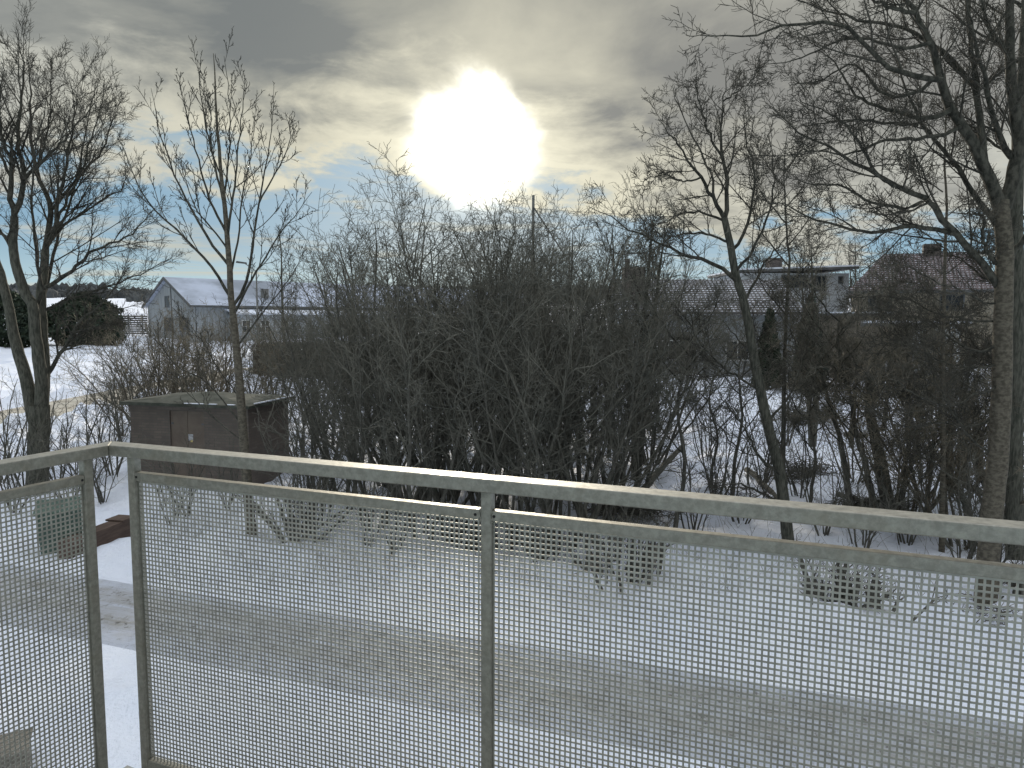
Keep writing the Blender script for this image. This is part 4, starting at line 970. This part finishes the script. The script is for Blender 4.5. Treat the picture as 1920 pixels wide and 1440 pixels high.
def hip_roof_house():
    # tan house
    a = P(1592, 560, 45); b = P(1905, 560, 41.5); d = (b-a)[:2]; W = float(np.linalg.norm(d)); rz = math.atan2(d[1], d[0])
    z0 = 1.9; r = thing('tan_house', (a[0], a[1], z0), 'tan rendered house with red brown hipped tile roof behind the right trees', 'house', rz=rz)
    Dp = 8.0; eave = P(1600, 546, 45)[2]-z0; ridge = P(1700, 476, 47.5)[2]-z0
    mb = MB().box(0.4, W-0.4, 0.4, 0.6, 0, eave).box(0.4, W-0.4, Dp-0.2, Dp, 0, eave).box(0.4, 0.6, 0.6001, Dp-0.2001, 0, eave).box(W-0.6, W-0.4, 0.6001, Dp-0.2001, 0, eave)
    mb.build('wall', M_tan, r)
    hx = 2.0; mb = MB(); o = 0.1
    V = [(-o, -o, eave), (W+o, -o, eave), (W+o, Dp+o+0.4, eave), (-o, Dp+o+0.4, eave), (hx, Dp/2, ridge), (W-hx, Dp/2, ridge)]
    V.append(0); V.pop()
    mb.add(V, [(0, 1, 5, 4), (1, 2, 5), (2, 3, 4, 5), (3, 0, 4), (0, 3, 2, 1)])
    rf = mb.build('roof', M_tile, r); uv_planar(rf)
    MB().box(W*0.55-0.5, W*0.55+0.5, Dp/2-0.4, Dp/2+0.4, ridge-0.5, ridge+0.55).build('chimney', M_brickd, rf)
    MB().box(-o-0.08, W+o+0.08, -o-0.12, -o-0.01, eave-0.16, eave+0.02).build('gutter', M_trim, r)
    window(r, 1.75, P(1640, 568, 45)[2]-z0, 1.3, 1.0, 0.4, M_frame, (1, 0))
    window(r, 5.6, P(1740, 568, 45)[2]-z0, 1.3, 1.0, 0.4, M_frame, (1, 0))
hip_roof_house()
def white_house():
    a = P(1390, 560, 50); b = P(1590, 560, 50); d = (b-a)[:2]; W = float(np.linalg.norm(d)); z0 = 2.0
    r = thing('white_house', (a[0], a[1], z0), 'white two storey house with a flat snow edged roof left of the tan house', 'house')
    H = P(1500, 512, 50)[2]-z0
    mb = MB().box(0, W, 0, 0.25, 0, H).box(0, W, 6.75, 7, 0, H).box(0, 0.25, 0.2501, 6.749, 0, H).box(W-0.25, W, 0.2501, 6.749, 0, H); mb.build('wall', M_white, r)
    rf = MB(); V = [(-0.4, -0.6, H), (W+0.4, -0.6, H+0.28), (W+0.4, 7.4, H+0.28), (-0.4, 7.4, H)]; V2 = [(v[0], v[1], v[2]+0.16) for v in V]
    rf.add(V+V2, [(0, 3, 2, 1), (4, 5, 6, 7), (0, 1, 5, 4), (1, 2, 6, 5), (2, 3, 7, 6), (3, 0, 4, 7)]); ro = rf.build('roof', M_trim, r)
    V = [(v[0], v[1]+0.02 if v[1] < 0 else v[1]-0.02, v[2]+0.162) for v in V]; V2 = [(v[0], v[1], v[2]+0.1) for v in V]; m2 = MB(); m2.add(V+V2, [(0, 3, 2, 1), (4, 5, 6, 7), (0, 1, 5, 4), (1, 2, 6, 5), (2, 3, 7, 6), (3, 0, 4, 7)])
    m2.build('roof_snow', M_snow, ro)
    MB().box(2.6, 3.5, 2, 2.9, H+0.3, H+1.2).build('chimney', M_brickd, ro)
    x = (1534-1390)/200*W
    window(r, x, P(1534, 532, 50)[2]-z0, 1.0, 1.1, 0, M_frame, (2, 0)); window(r, x+1.5, P(1570, 525, 50)[2]-z0, 0.35, 0.5, 0, M_frame, (0, 0))
    window(r, x-1.7, P(1470, 528, 50)[2]-z0, 1.9, 0.9, 0, M_frame, (2, 0))
    window(r, x-0.3, P(1534, 600, 50)[2]-z0, 0.9, 1.1, 0, M_frame, (1, 0))
white_house()
def tile_house():
    a = P(1168, 560, 38); b = P(1500, 560, 38); W = float((b-a)[0]); z0 = 1.5
    r = thing('tile_roof_house', (a[0], a[1], z0), 'low house with snow speckled dark tile roof and a wide chimney', 'house')
    eave = P(1300, 585, 38)[2]-z0; ridge = P(1300, 527, 41.2)[2]-z0; Dp = 6.4
    mb = MB().box(0.2, W-0.2, 0.2, 0.4, 0, eave).box(0.2, W-0.2, Dp-0.4, Dp-0.2, 0, eave)
    for x0, x1 in ((0.2, 0.4), (W-0.4, W-0.2)):
        V = [(x0, 0.4001, 0), (x0, Dp-0.4001, 0), (x0, Dp-0.4001, eave), (x0, Dp/2, ridge-0.1), (x0, 0.4001, eave)]; V2 = [(x1, *v[1:]) for v in V]
        mb.add(V+V2, [(4, 3, 2, 1, 0), (5, 6, 7, 8, 9)]+[(i, (i+1) % 5, 5+(i+1) % 5, 5+i) for i in range(5)])
    mb.build('wall', M_siding, r); mb = MB()
    V = [(-0.2, -0.3, eave), (W+0.2, -0.3, eave), (W+0.2, Dp/2, ridge+0.1), (-0.2, Dp/2, ridge+0.1), (W+0.2, Dp+0.3, eave), (-0.2, Dp+0.3, eave)]
    V2 = [(v[0], v[1], v[2]-0.15) for v in V]
    mb.add(V+V2, [(0, 1, 2, 3), (3, 2, 4, 5), (9, 8, 7, 6), (11, 10, 8, 9), (0, 6, 7, 1), (1, 7, 8, 2), (2, 8, 10, 4), (4, 10, 11, 5), (5, 11, 9, 3), (3, 9, 6, 0)])
    rf = mb.build('roof', M_tile2, r); uv_planar(rf)
    ct = P(1190, 500, 39)[2]-z0; cx = P(1190, 500, 39)[0]-a[0]
    ch = MB().box(cx-0.56, cx+0.56, 0.9, 1.9, eave-0.3, ct).build('chimney', M_brickd, rf)
    MB().tube((cx-0.33, 1.4, ct), (cx-0.33, 1.4, ct+0.45), 0.13, n=12).build('chimney_pipe', M_brickd, rf)
    for x in (2.5, 6.2): window(r, x, 1.6, 1.3, 1.1, 0.2, M_wframe, (1, 0))
tile_house()
def annex():
    a = P(1630, 640, 33); b = P(1765, 640, 31); d = (b-a)[:2]; W = float(np.linalg.norm(d)); rz = math.atan2(d[1], d[0]); z0 = G(a[0], a[1])-0.1
    r = thing('carport', (a[0], a[1], z0), 'open flat roofed carport with snow on top and a white side wall', 'carport', rz=rz)
    H = P(1690, 606, 32)[2]-z0
    MB().box(W*0.62, W, 0, 3.6, 0, H-0.15).build('side_wall', M_white, r)
    for x in (0.1, W*0.3): MB().box(x, x+0.1, 0.05, 0.15, 0, H-0.15).build('post', M_wood, r)
    MB().box(0.05, W*0.62, 3.5, 3.6, 0, H-0.15).build('back_wall', M_wood, r)
    rf = MB().box(-0.3, W+0.4, -0.4, 3.9, H-0.148, H).build('roof', M_trim, r)
    MB().box(-0.28, W+0.38, -0.38, 3.88, H+0.002, H+0.1).build('roof_snow', M_snow, rf)
    # flat shed roof further back
    a = P(1575, 600, 37); b = P(1665, 600, 37); W = float((b-a)[0]); z0 = G(a[0], a[1])-0.1; H = P(1640, 592, 37)[2]-z0
    r = thing('garden_shed', (a[0], a[1], z0), 'low dark shed with a flat snow topped roof in front of the tan house', 'shed')
    MB().box(0, W, 0, 2.5, 0, H).build('wall', M_wood, r)
    rf = MB().box(-0.2, W+0.2, -0.2, 2.7, H+0.001, H+0.12).build('roof', M_trim, r); MB().box(-0.18, W+0.18, -0.18, 2.68, H+0.122, H+0.2).build('roof_snow', M_snow, rf)
    a = P(770, 640, 56); b = P(960, 640, 56); W = float((b-a)[0]); z0 = G(a[0], a[1])-0.1; H = P(860, 632, 56)[2]-z0
    r = thing('low_outbuilding', (a[0], a[1], z0), 'low outbuilding with a bright snow covered flat roof glimpsed through the thicket', 'outbuilding')
    MB().box(0, W, 0, 6, 0, H).build('wall', M_siding, r)
    MB().box(-0.3, W+0.3, -0.3, 6.3, H+0.001, H+0.25).build('roof', M_snow, r)
annex()
# ------------------------------------------------------------------ poles
def poles():
    D = 52; x, y = at_px(486, D); r = thing('street_lamp', (x, y, G(x, y)-0.1), 'grey street lamp with a curved arm reaching left, seen above the long building', 'street lamp')
    top = P(486, 508, D)[2]-G(x, y)+0.1
    MB().tube((0, 0, 0), (0, 0, top), 0.09, 0.05, 10).build('pole', M_pole, r)
    hx = P(452, 493, D)[0]-x; hz = P(452, 493, D)[2]-G(x, y)+0.1
    MB().tube((0, 0, top-0.03), (hx+0.3, 0, hz-0.06), 0.035, 0.03, 8).build('arm', M_pole, r)
    mb = MB(); V = [(hx-0.35, -0.13, hz), (hx+0.4, -0.08, hz-0.08), (hx+0.4, 0.08, hz-0.08), (hx-0.35, 0.13, hz), (hx-0.3, -0.1, hz+0.14), (hx+0.4, -0.06, hz+0.04), (hx+0.4, 0.06, hz+0.04), (hx-0.3, 0.1, hz+0.14)]
    mb.add(V, [(0, 3, 2, 1), (4, 5, 6, 7), (0, 1, 5, 4), (1, 2, 6, 5), (2, 3, 7, 6), (3, 0, 4, 7)]); mb.build('lamp_head', M_trim, r, 0.02)
    D = 32; x, y = at_px(998, D); r = thing('utility_pole', (x, y, G(x, y)-0.1), 'thin dark wooden utility pole sticking up above the thicket right of the sun', 'utility pole')
    top = P(998, 366, D)[2]-G(x, y)+0.1
    MB().tube((0, 0, 0), (0, 0, top), 0.08, 0.06, 10).build('pole', M_pole, r)
    MB().tube((0, 0, top-0.5), (3.2, 0.3, top-5.2), 0.035, n=8).build('strut', M_pole, r)
    MB().tube((0, 0, top-0.6), (0, -0.22, top-0.6), 0.04, n=8).build('insulator', M_trim, r)
    x2, y2 = at_px(2080, D+1); r2 = thing('utility_pole', (x2, y2, G(x2, y2)-0.1), 'utility pole beyond the right edge carrying the other end of the wire', 'utility pole')
    MB().tube((0, 0, 0), (0, 0, 8.9), 0.11, 0.08, 10).build('pole', M_trim, r2)
    A_ = np.array([x, y-0.22, G(x, y)-0.1+top-0.6]); B_ = np.array([x2, y2-0.1, G(x2, y2)-0.1+8.6]); s = np.linspace(0, 1, 24)
    pts = A_+(B_-A_)*s[:, None]; pts[:, 2] -= 0.5*4*s*(1-s)
    tag(link('overhead_wire', tube_mesh('overhead_wire', [(pts[None], np.full((1, 24), 0.009))], [5]), M_trim), 'thin black overhead wire running right from the utility pole', 'wire')
poles()
# ------------------------------------------------------------------ evergreens and hedge
def leaf_cloud(name, centers, size, flatz=1.0):
    """small bent leaf quads at given centres"""
    n = len(centers); a = norm(rng.normal(size=(n, 3))); b = norm(np.cross(a, rng.normal(size=(n, 3))))
    s = (size*rng.uniform(0.5, 1.3, n))[:, None]
    V = np.stack([centers-a*s-b*s*0.35, centers+a*s*0.2-b*s*0.45, centers+a*s+b*s*0.1, centers-a*s*0.1+b*s*0.4], 1).reshape(-1, 3)
    return mesh_np(name, V, np.arange(n*4).reshape(n, 4))
def conifer(name, px, py, D, w, h, label, m, pointed=False, n=9000, cat='bush', group=None):
    x, y = at_px(px, D); r = thing(name, (x, y, G(x, y)-0.1), label, cat, group)
    z = rng.random(n)**0.8; th = rng.uniform(0, 6.283, n)
    prof = (1-z)**0.8 if pointed else np.sqrt(np.clip(1-(2*z-0.85)**2*0.75, 0, 1))*np.clip((1.04-z)*3, 0, 1)**0.5
    lob = 1+0.16*np.sin(3*th+7*z)+0.12*np.sin(7*th-11*z)
    rr = prof*lob*w/2*np.sqrt(rng.uniform(0.55, 1.0, n))
    c = np.stack([rr*np.cos(th), rr*np.sin(th)*0.8, z*h], -1)+rng.normal(0, 0.05*w, (n, 3))*np.array([.5, .5, .25])
    link('foliage', leaf_cloud('foliage', c, 0.035*(w+h)*0.5+0.03), m, r)
    MB().tube((0, 0, 0), (0, 0, h*0.8), 0.12, 0.04, 8).build('trunk', M_dark, r)
conifer('evergreen_bush', 165, 600, 78, 7.4, 5.6, 'large dark rounded evergreen bush left of the long building', M_ever, n=12000)
conifer('evergreen_bush', 5, 600, 74, 6.6, 6.2, 'dark evergreen bush cut by the left picture edge', M_ever, n=10000)
conifer('evergreen_tree', 1440, 560, 34, 1.5, 3.8, 'small dark conifer in front of the tiled roof, right of the leaning trunk', M_ever, True, 6000, 'conifer')
conifer('evergreen_tree', 1515, 560, 35, 1.9, 4.6, 'pointed pale green conifer at the corner of the white house', M_ever2, True, 6000, 'conifer')
conifer('evergreen_bush', 1570, 560, 40, 1.8, 3.3, 'small bluish evergreen between the white house and the tan house', M_ever2, False, 4000, 'bush')
def hedge():
    a = P(470, 700, 43); b = P(1300, 700, 38); d = (b-a)[:2]; L = float(np.linalg.norm(d)); rz = math.atan2(d[1], d[0])
    z0 = G(a[0], a[1])-0.15; zb = G(b[0], b[1])-0.15
    r = thing('hedge', (a[0], a[1], z0), 'long dense dark brown leafless hedge running behind the thicket', 'hedge', rz=rz)
    H = 2.25; n = 60; mb = MB()
    for i in range(n):
        x0, x1 = L*i/n, L*(i+1)/n-0.01; hh = H*(0.9+0.05*math.sin(i*0.9)); dz = (zb-z0)*i/n
        mb.box(x0, x1, 0.28+0.1*math.sin(i*2.3), 1.25, dz, dz+hh*0.94+0.1*math.sin(i*1.7))
    mb.build('inner_growth', M_hedge, r)
    m = 26000; t = rng.random(m); X = t*L+rng.normal(0, 0.12, m)
    top = rng.random(m) < 0.35
    Y = np.where(top, rng.uniform(0.0, 1.5, m), rng.normal(0.08, 0.06, m)); Z = np.where(top, H*0.92+rng.normal(0, 0.08, m)+0.08*np.sin(X*0.7), rng.uniform(0.05, H, m))
    p0 = np.stack([X, Y, Z+(zb-z0)*t], -1); dd = norm(rng.normal(size=(m, 3))*np.array([0.5, 0.5, 0.6])+np.array([0, -0.25, 0.5]))
    ln = rng.uniform(0.15, 0.6, (m, 1)); Pp = np.stack([p0-dd*ln*0.5, p0+dd*ln*0.5], 1)
    R = np.tile(np.array([[0.012, 0.005]]), (m, 1))
    link('twigs', tube_mesh('twigs', [(Pp, R)], [3]), M_hedge, r)
hedge()
# ------------------------------------------------------------------ far trees and forest
for i, (px, D, h) in enumerate([(1090, 70, 11.5), (1130, 85, 12), (1225, 75, 11), (1280, 90, 13), (1330, 70, 10.5), (1390, 80, 12.5), (1430, 66, 11), (1560, 75, 13.5), (1600, 88, 15), (1645, 70, 13), (1800, 75, 15), (1860, 85, 16), (1050, 95, 12), (1000, 80, 11), (700, 120, 14), (620, 130, 13)]):
    x, y = at_px(px, D); put_plant(SAV[i % 3], 'background_tree', x, y, h/9.0, random.uniform(0, 6.28), 'bare tree on the skyline behind the houses', 'tree', 'bare trees behind the houses')
def far_forest():
    n = 900; pts = []
    ico_v = np.array([(0, 0, 1), (0.89, 0, 0.45), (0.28, 0.85, 0.45), (-0.72, 0.53, 0.45), (-0.72, -0.53, 0.45), (0.28, -0.85, 0.45), (0.72, 0.53, -0.45), (-0.28, 0.85, -0.45), (-0.89, 0, -0.45), (-0.28, -0.85, -0.45), (0.72, -0.53, -0.45), (0, 0, -1)])
    ico_f = np.array([(0, 1, 2), (0, 2, 3), (0, 3, 4), (0, 4, 5), (0, 5, 1), (1, 6, 2), (2, 7, 3), (3, 8, 4), (4, 9, 5), (5, 10, 1), (6, 7, 2), (7, 8, 3), (8, 9, 4), (9, 10, 5), (10, 6, 1), (6, 11, 7), (7, 11, 8), (8, 11, 9), (9, 11, 10), (10, 11, 6)])
    Vs, Fs, b = [], [], 0
    for band, (D, cnt, hh) in enumerate([(700, 1300, 6), (1000, 1300, 8), (1500, 1300, 12), (420, 400, 4.5)]):
        for i in range(cnt):
            a = random.uniform(-0.95, 0.95); y = D+random.uniform(-30, 60)+40*math.sin(a*5+band); x = a*y
            if math.sin(a*23+band*2.1)+math.sin(a*9+band) < -0.7: continue
            if band == 3 and not (-0.72 < a < -0.5 or a > 0.0): continue
            s = hh*random.uniform(0.4, 1.2); v = ico_v*np.array([s*0.6, s*0.6, s*0.9])*rng.uniform(0.75, 1.2, (12, 1))+np.array([x, y, G(x, y)+s*0.4])
            Vs.append(v); Fs.append(ico_f+b); b += 12
    o = link('far_forest', mesh_np('far_forest', np.concatenate(Vs), np.concatenate(Fs)), M_forest); o['kind'] = 'stuff'; o['label'] = 'dark strips of far woodland on the snowy hillside'
far_forest()
# ------------------------------------------------------------------ fallen wood, stumps, debris
def log_(name, a, b, r, label, cat='log', m=M_dark):
    p0 = np.array(a); p1 = np.array(b); root = thing(name, tuple(p0), label, cat)
    pts = resample([np.zeros(3), (p1-p0)*0.5+np.array([0, 0, 0.03]), p1-p0], 8, 0.015); R = np.linspace(r, r*0.75, 8)
    pts = np.vstack([pts[:1]-0.0005, pts, pts[-1:]+0.0005]); R = np.concatenate([[0.001], R, [0.001]])
    cur = spawn(pts[None], R[None], 5, 0.3, 0.95, 55, 0.25, n=5, rtip=0.005, rmax=0.02)
    c2 = spawn(*cur, 4, 0.2, 1, 45, 0.4, n=4, rtip=0.004)
    link('trunk', tube_mesh('trunk', [(pts[None], R[None]), cur, c2], [9, 4, 3]), m, root)
def g3(px, py, dz=0.05): q = gp(px, py); q[2] += dz; return q
log_('fallen_log', g3(1205, 925, 0.1), P(1278, 838, gp(1205, 925)[1]+2.0), 0.09, 'leaning dead dark trunk at the right end of the thicket', 'log')
log_('fallen_log', g3(1400, 890, 0.1), g3(1470, 965, 0.1), 0.085, 'fallen dark branch lying left of the leaning trunk on the snow', 'log')
log_('fallen_log', g3(1570, 935, 0.15), g3(1640, 955, 0.1), 0.07, 'broken log end lying by the crooked dark tree', 'log')
log_('fallen_log', g3(1585, 825, 0.1), g3(1625, 838, 0.1), 0.09, 'short dark log on the snow behind the crooked dark tree', 'log')
log_('fallen_log', g3(1815, 915, 0.08), g3(1855, 930, 0.08), 0.1, 'half buried log beside the thick brown trunk', 'log')
def brush(px, py, w, h, label, n=260):
    c = gp(px, py); r = thing('brush_pile', tuple(c), label, 'brush pile')
    p0 = rng.normal(size=(n, 3))*np.array([w/3, w/4, 0]); p0[:, 2] = np.abs(rng.normal(0, h/3, n))
    d = norm(rng.normal(size=(n, 3))*np.array([1, 0.7, 0.35])); L = rng.uniform(0.3, 1.0, (n, 1))*w*0.6
    t = np.linspace(-0.5, 0.5, 5)[None, :, None]; Pp = p0[:, None]+d[:, None]*L[:, None]*t+rng.normal(0, 0.02, (n, 5, 3)); Pp[..., 2] = np.maximum(Pp[..., 2], -0.05)
    R = rng.uniform(0.006, 0.016, (n, 1))*np.linspace(1, 0.5, 5)[None]
    g = spawn(Pp, R, 4, 0.2, 1, 40, 0.4, n=4, rtip=0.004)
    link('branches', tube_mesh('branches', [(Pp, R), g], [4, 3]), M_dark, r)
brush(1505, 895, 1.5, 0.6, 'heap of cut branches on the snow right of the leaning trunk')
brush(1508, 740, 2.2, 0.9, 'dark brush heap far back on the snow near the carport')
brush(1640, 960, 1.3, 0.4, 'low heap of twigs at the foot of the sawn off forked tree')
brush(1510, 800, 1.8, 0.7, 'reddish brown brush heap in the middle of the right garden')
brush(1180, 975, 1.5, 0.5, 'dark heap of branches under the right end of the thicket')
brush(1850, 1150, 0.8, 0.25, 'few broken twigs on the snow at the foot of the thick brown trunk', 40)
def coppice(px, py, w, h, n, label):
    c = gp(px, py); r = thing('coppiced_stump', tuple(c), label, 'stump')
    base = rng.normal(size=(n, 3))*np.array([w/3.0, w/4, 0]); hh = rng.uniform(0.2, 1.0, n)**1.4*h*1.1
    d = norm(np.stack([base[:, 0]*0.7, base[:, 1]*0.6, np.ones(n)], -1)+rng.normal(0, 0.25, (n, 3)))
    s = np.linspace(-0.08, 1, 6)[None, :, None]; Pp = base[:, None]+d[:, None]*hh[:, None, None]*s
    R = rng.uniform(0.02, 0.055, (n, 1))*np.linspace(1, 0.75, 6)[None]
    Pp = np.concatenate([Pp, Pp[:, -1:]+d[:, None]*0.001], 1); R = np.concatenate([R, np.full((n, 1), 0.001)], 1)
    g = spawn(Pp, R, 4, 0.3, 0.9, 35, 0.9, n=6, rtip=0.004, rmax=0.012, up=0.08); g2 = spawn(*g, 4, 0.2, 1, 40, 0.45, n=4, rtip=0.0035)
    link('stems', tube_mesh('stems', [(Pp, R), g, g2], [7, 4, 3]), M_dark, r)
coppice(1583, 1152, 0.85, 0.65, 34, 'broad cut back shrub stump with dark stubs behind the second railing panel')
coppice(1012, 1060, 0.5, 0.9, 18, 'cut back stump cluster just right of the middle railing post')
coppice(1160, 1075, 1.3, 1.0, 36, 'wide dark stump cluster below the right part of the thicket')
coppice(865, 1030, 0.6, 1.1, 20, 'dark stump cluster just left of the middle railing post')
coppice(562, 1022, 0.5, 1.2, 16, 'slim stump cluster right of the young tree base')
coppice(1905, 1130, 0.5, 0.4, 12, 'small dark stump cluster at the right edge behind the railing')
def snow_grass():
    n = 900; px = rng.uniform(250, 1900, n); D = rng.uniform(12.0, 16.5, n)
    x = (px-960)/FPX*D; z = ground(x, D); p0 = np.stack([x, D, z-0.02], -1)
    d = norm(rng.normal(size=(n, 3))*np.array([0.5, 0.5, 0])+np.array([0, 0, 1.0])); L = rng.uniform(0.1, 0.6, (n, 1))
    s = np.linspace(0, 1, 4)[None, :, None]; Pp = p0[:, None]+d[:, None]*L[:, None]*s; Pp = Pp+(s**2)*rng.normal(0, 0.06, (n, 1, 3))
    R = np.tile(np.linspace(0.004, 0.002, 4)[None], (n, 1))
    o = link('dry_stalks', tube_mesh('dry_stalks', [(Pp, R)], [3]), M_twigd); o['kind'] = 'stuff'; o['label'] = 'thin dry stalks poking through the snow between road and trees'
snow_grass()
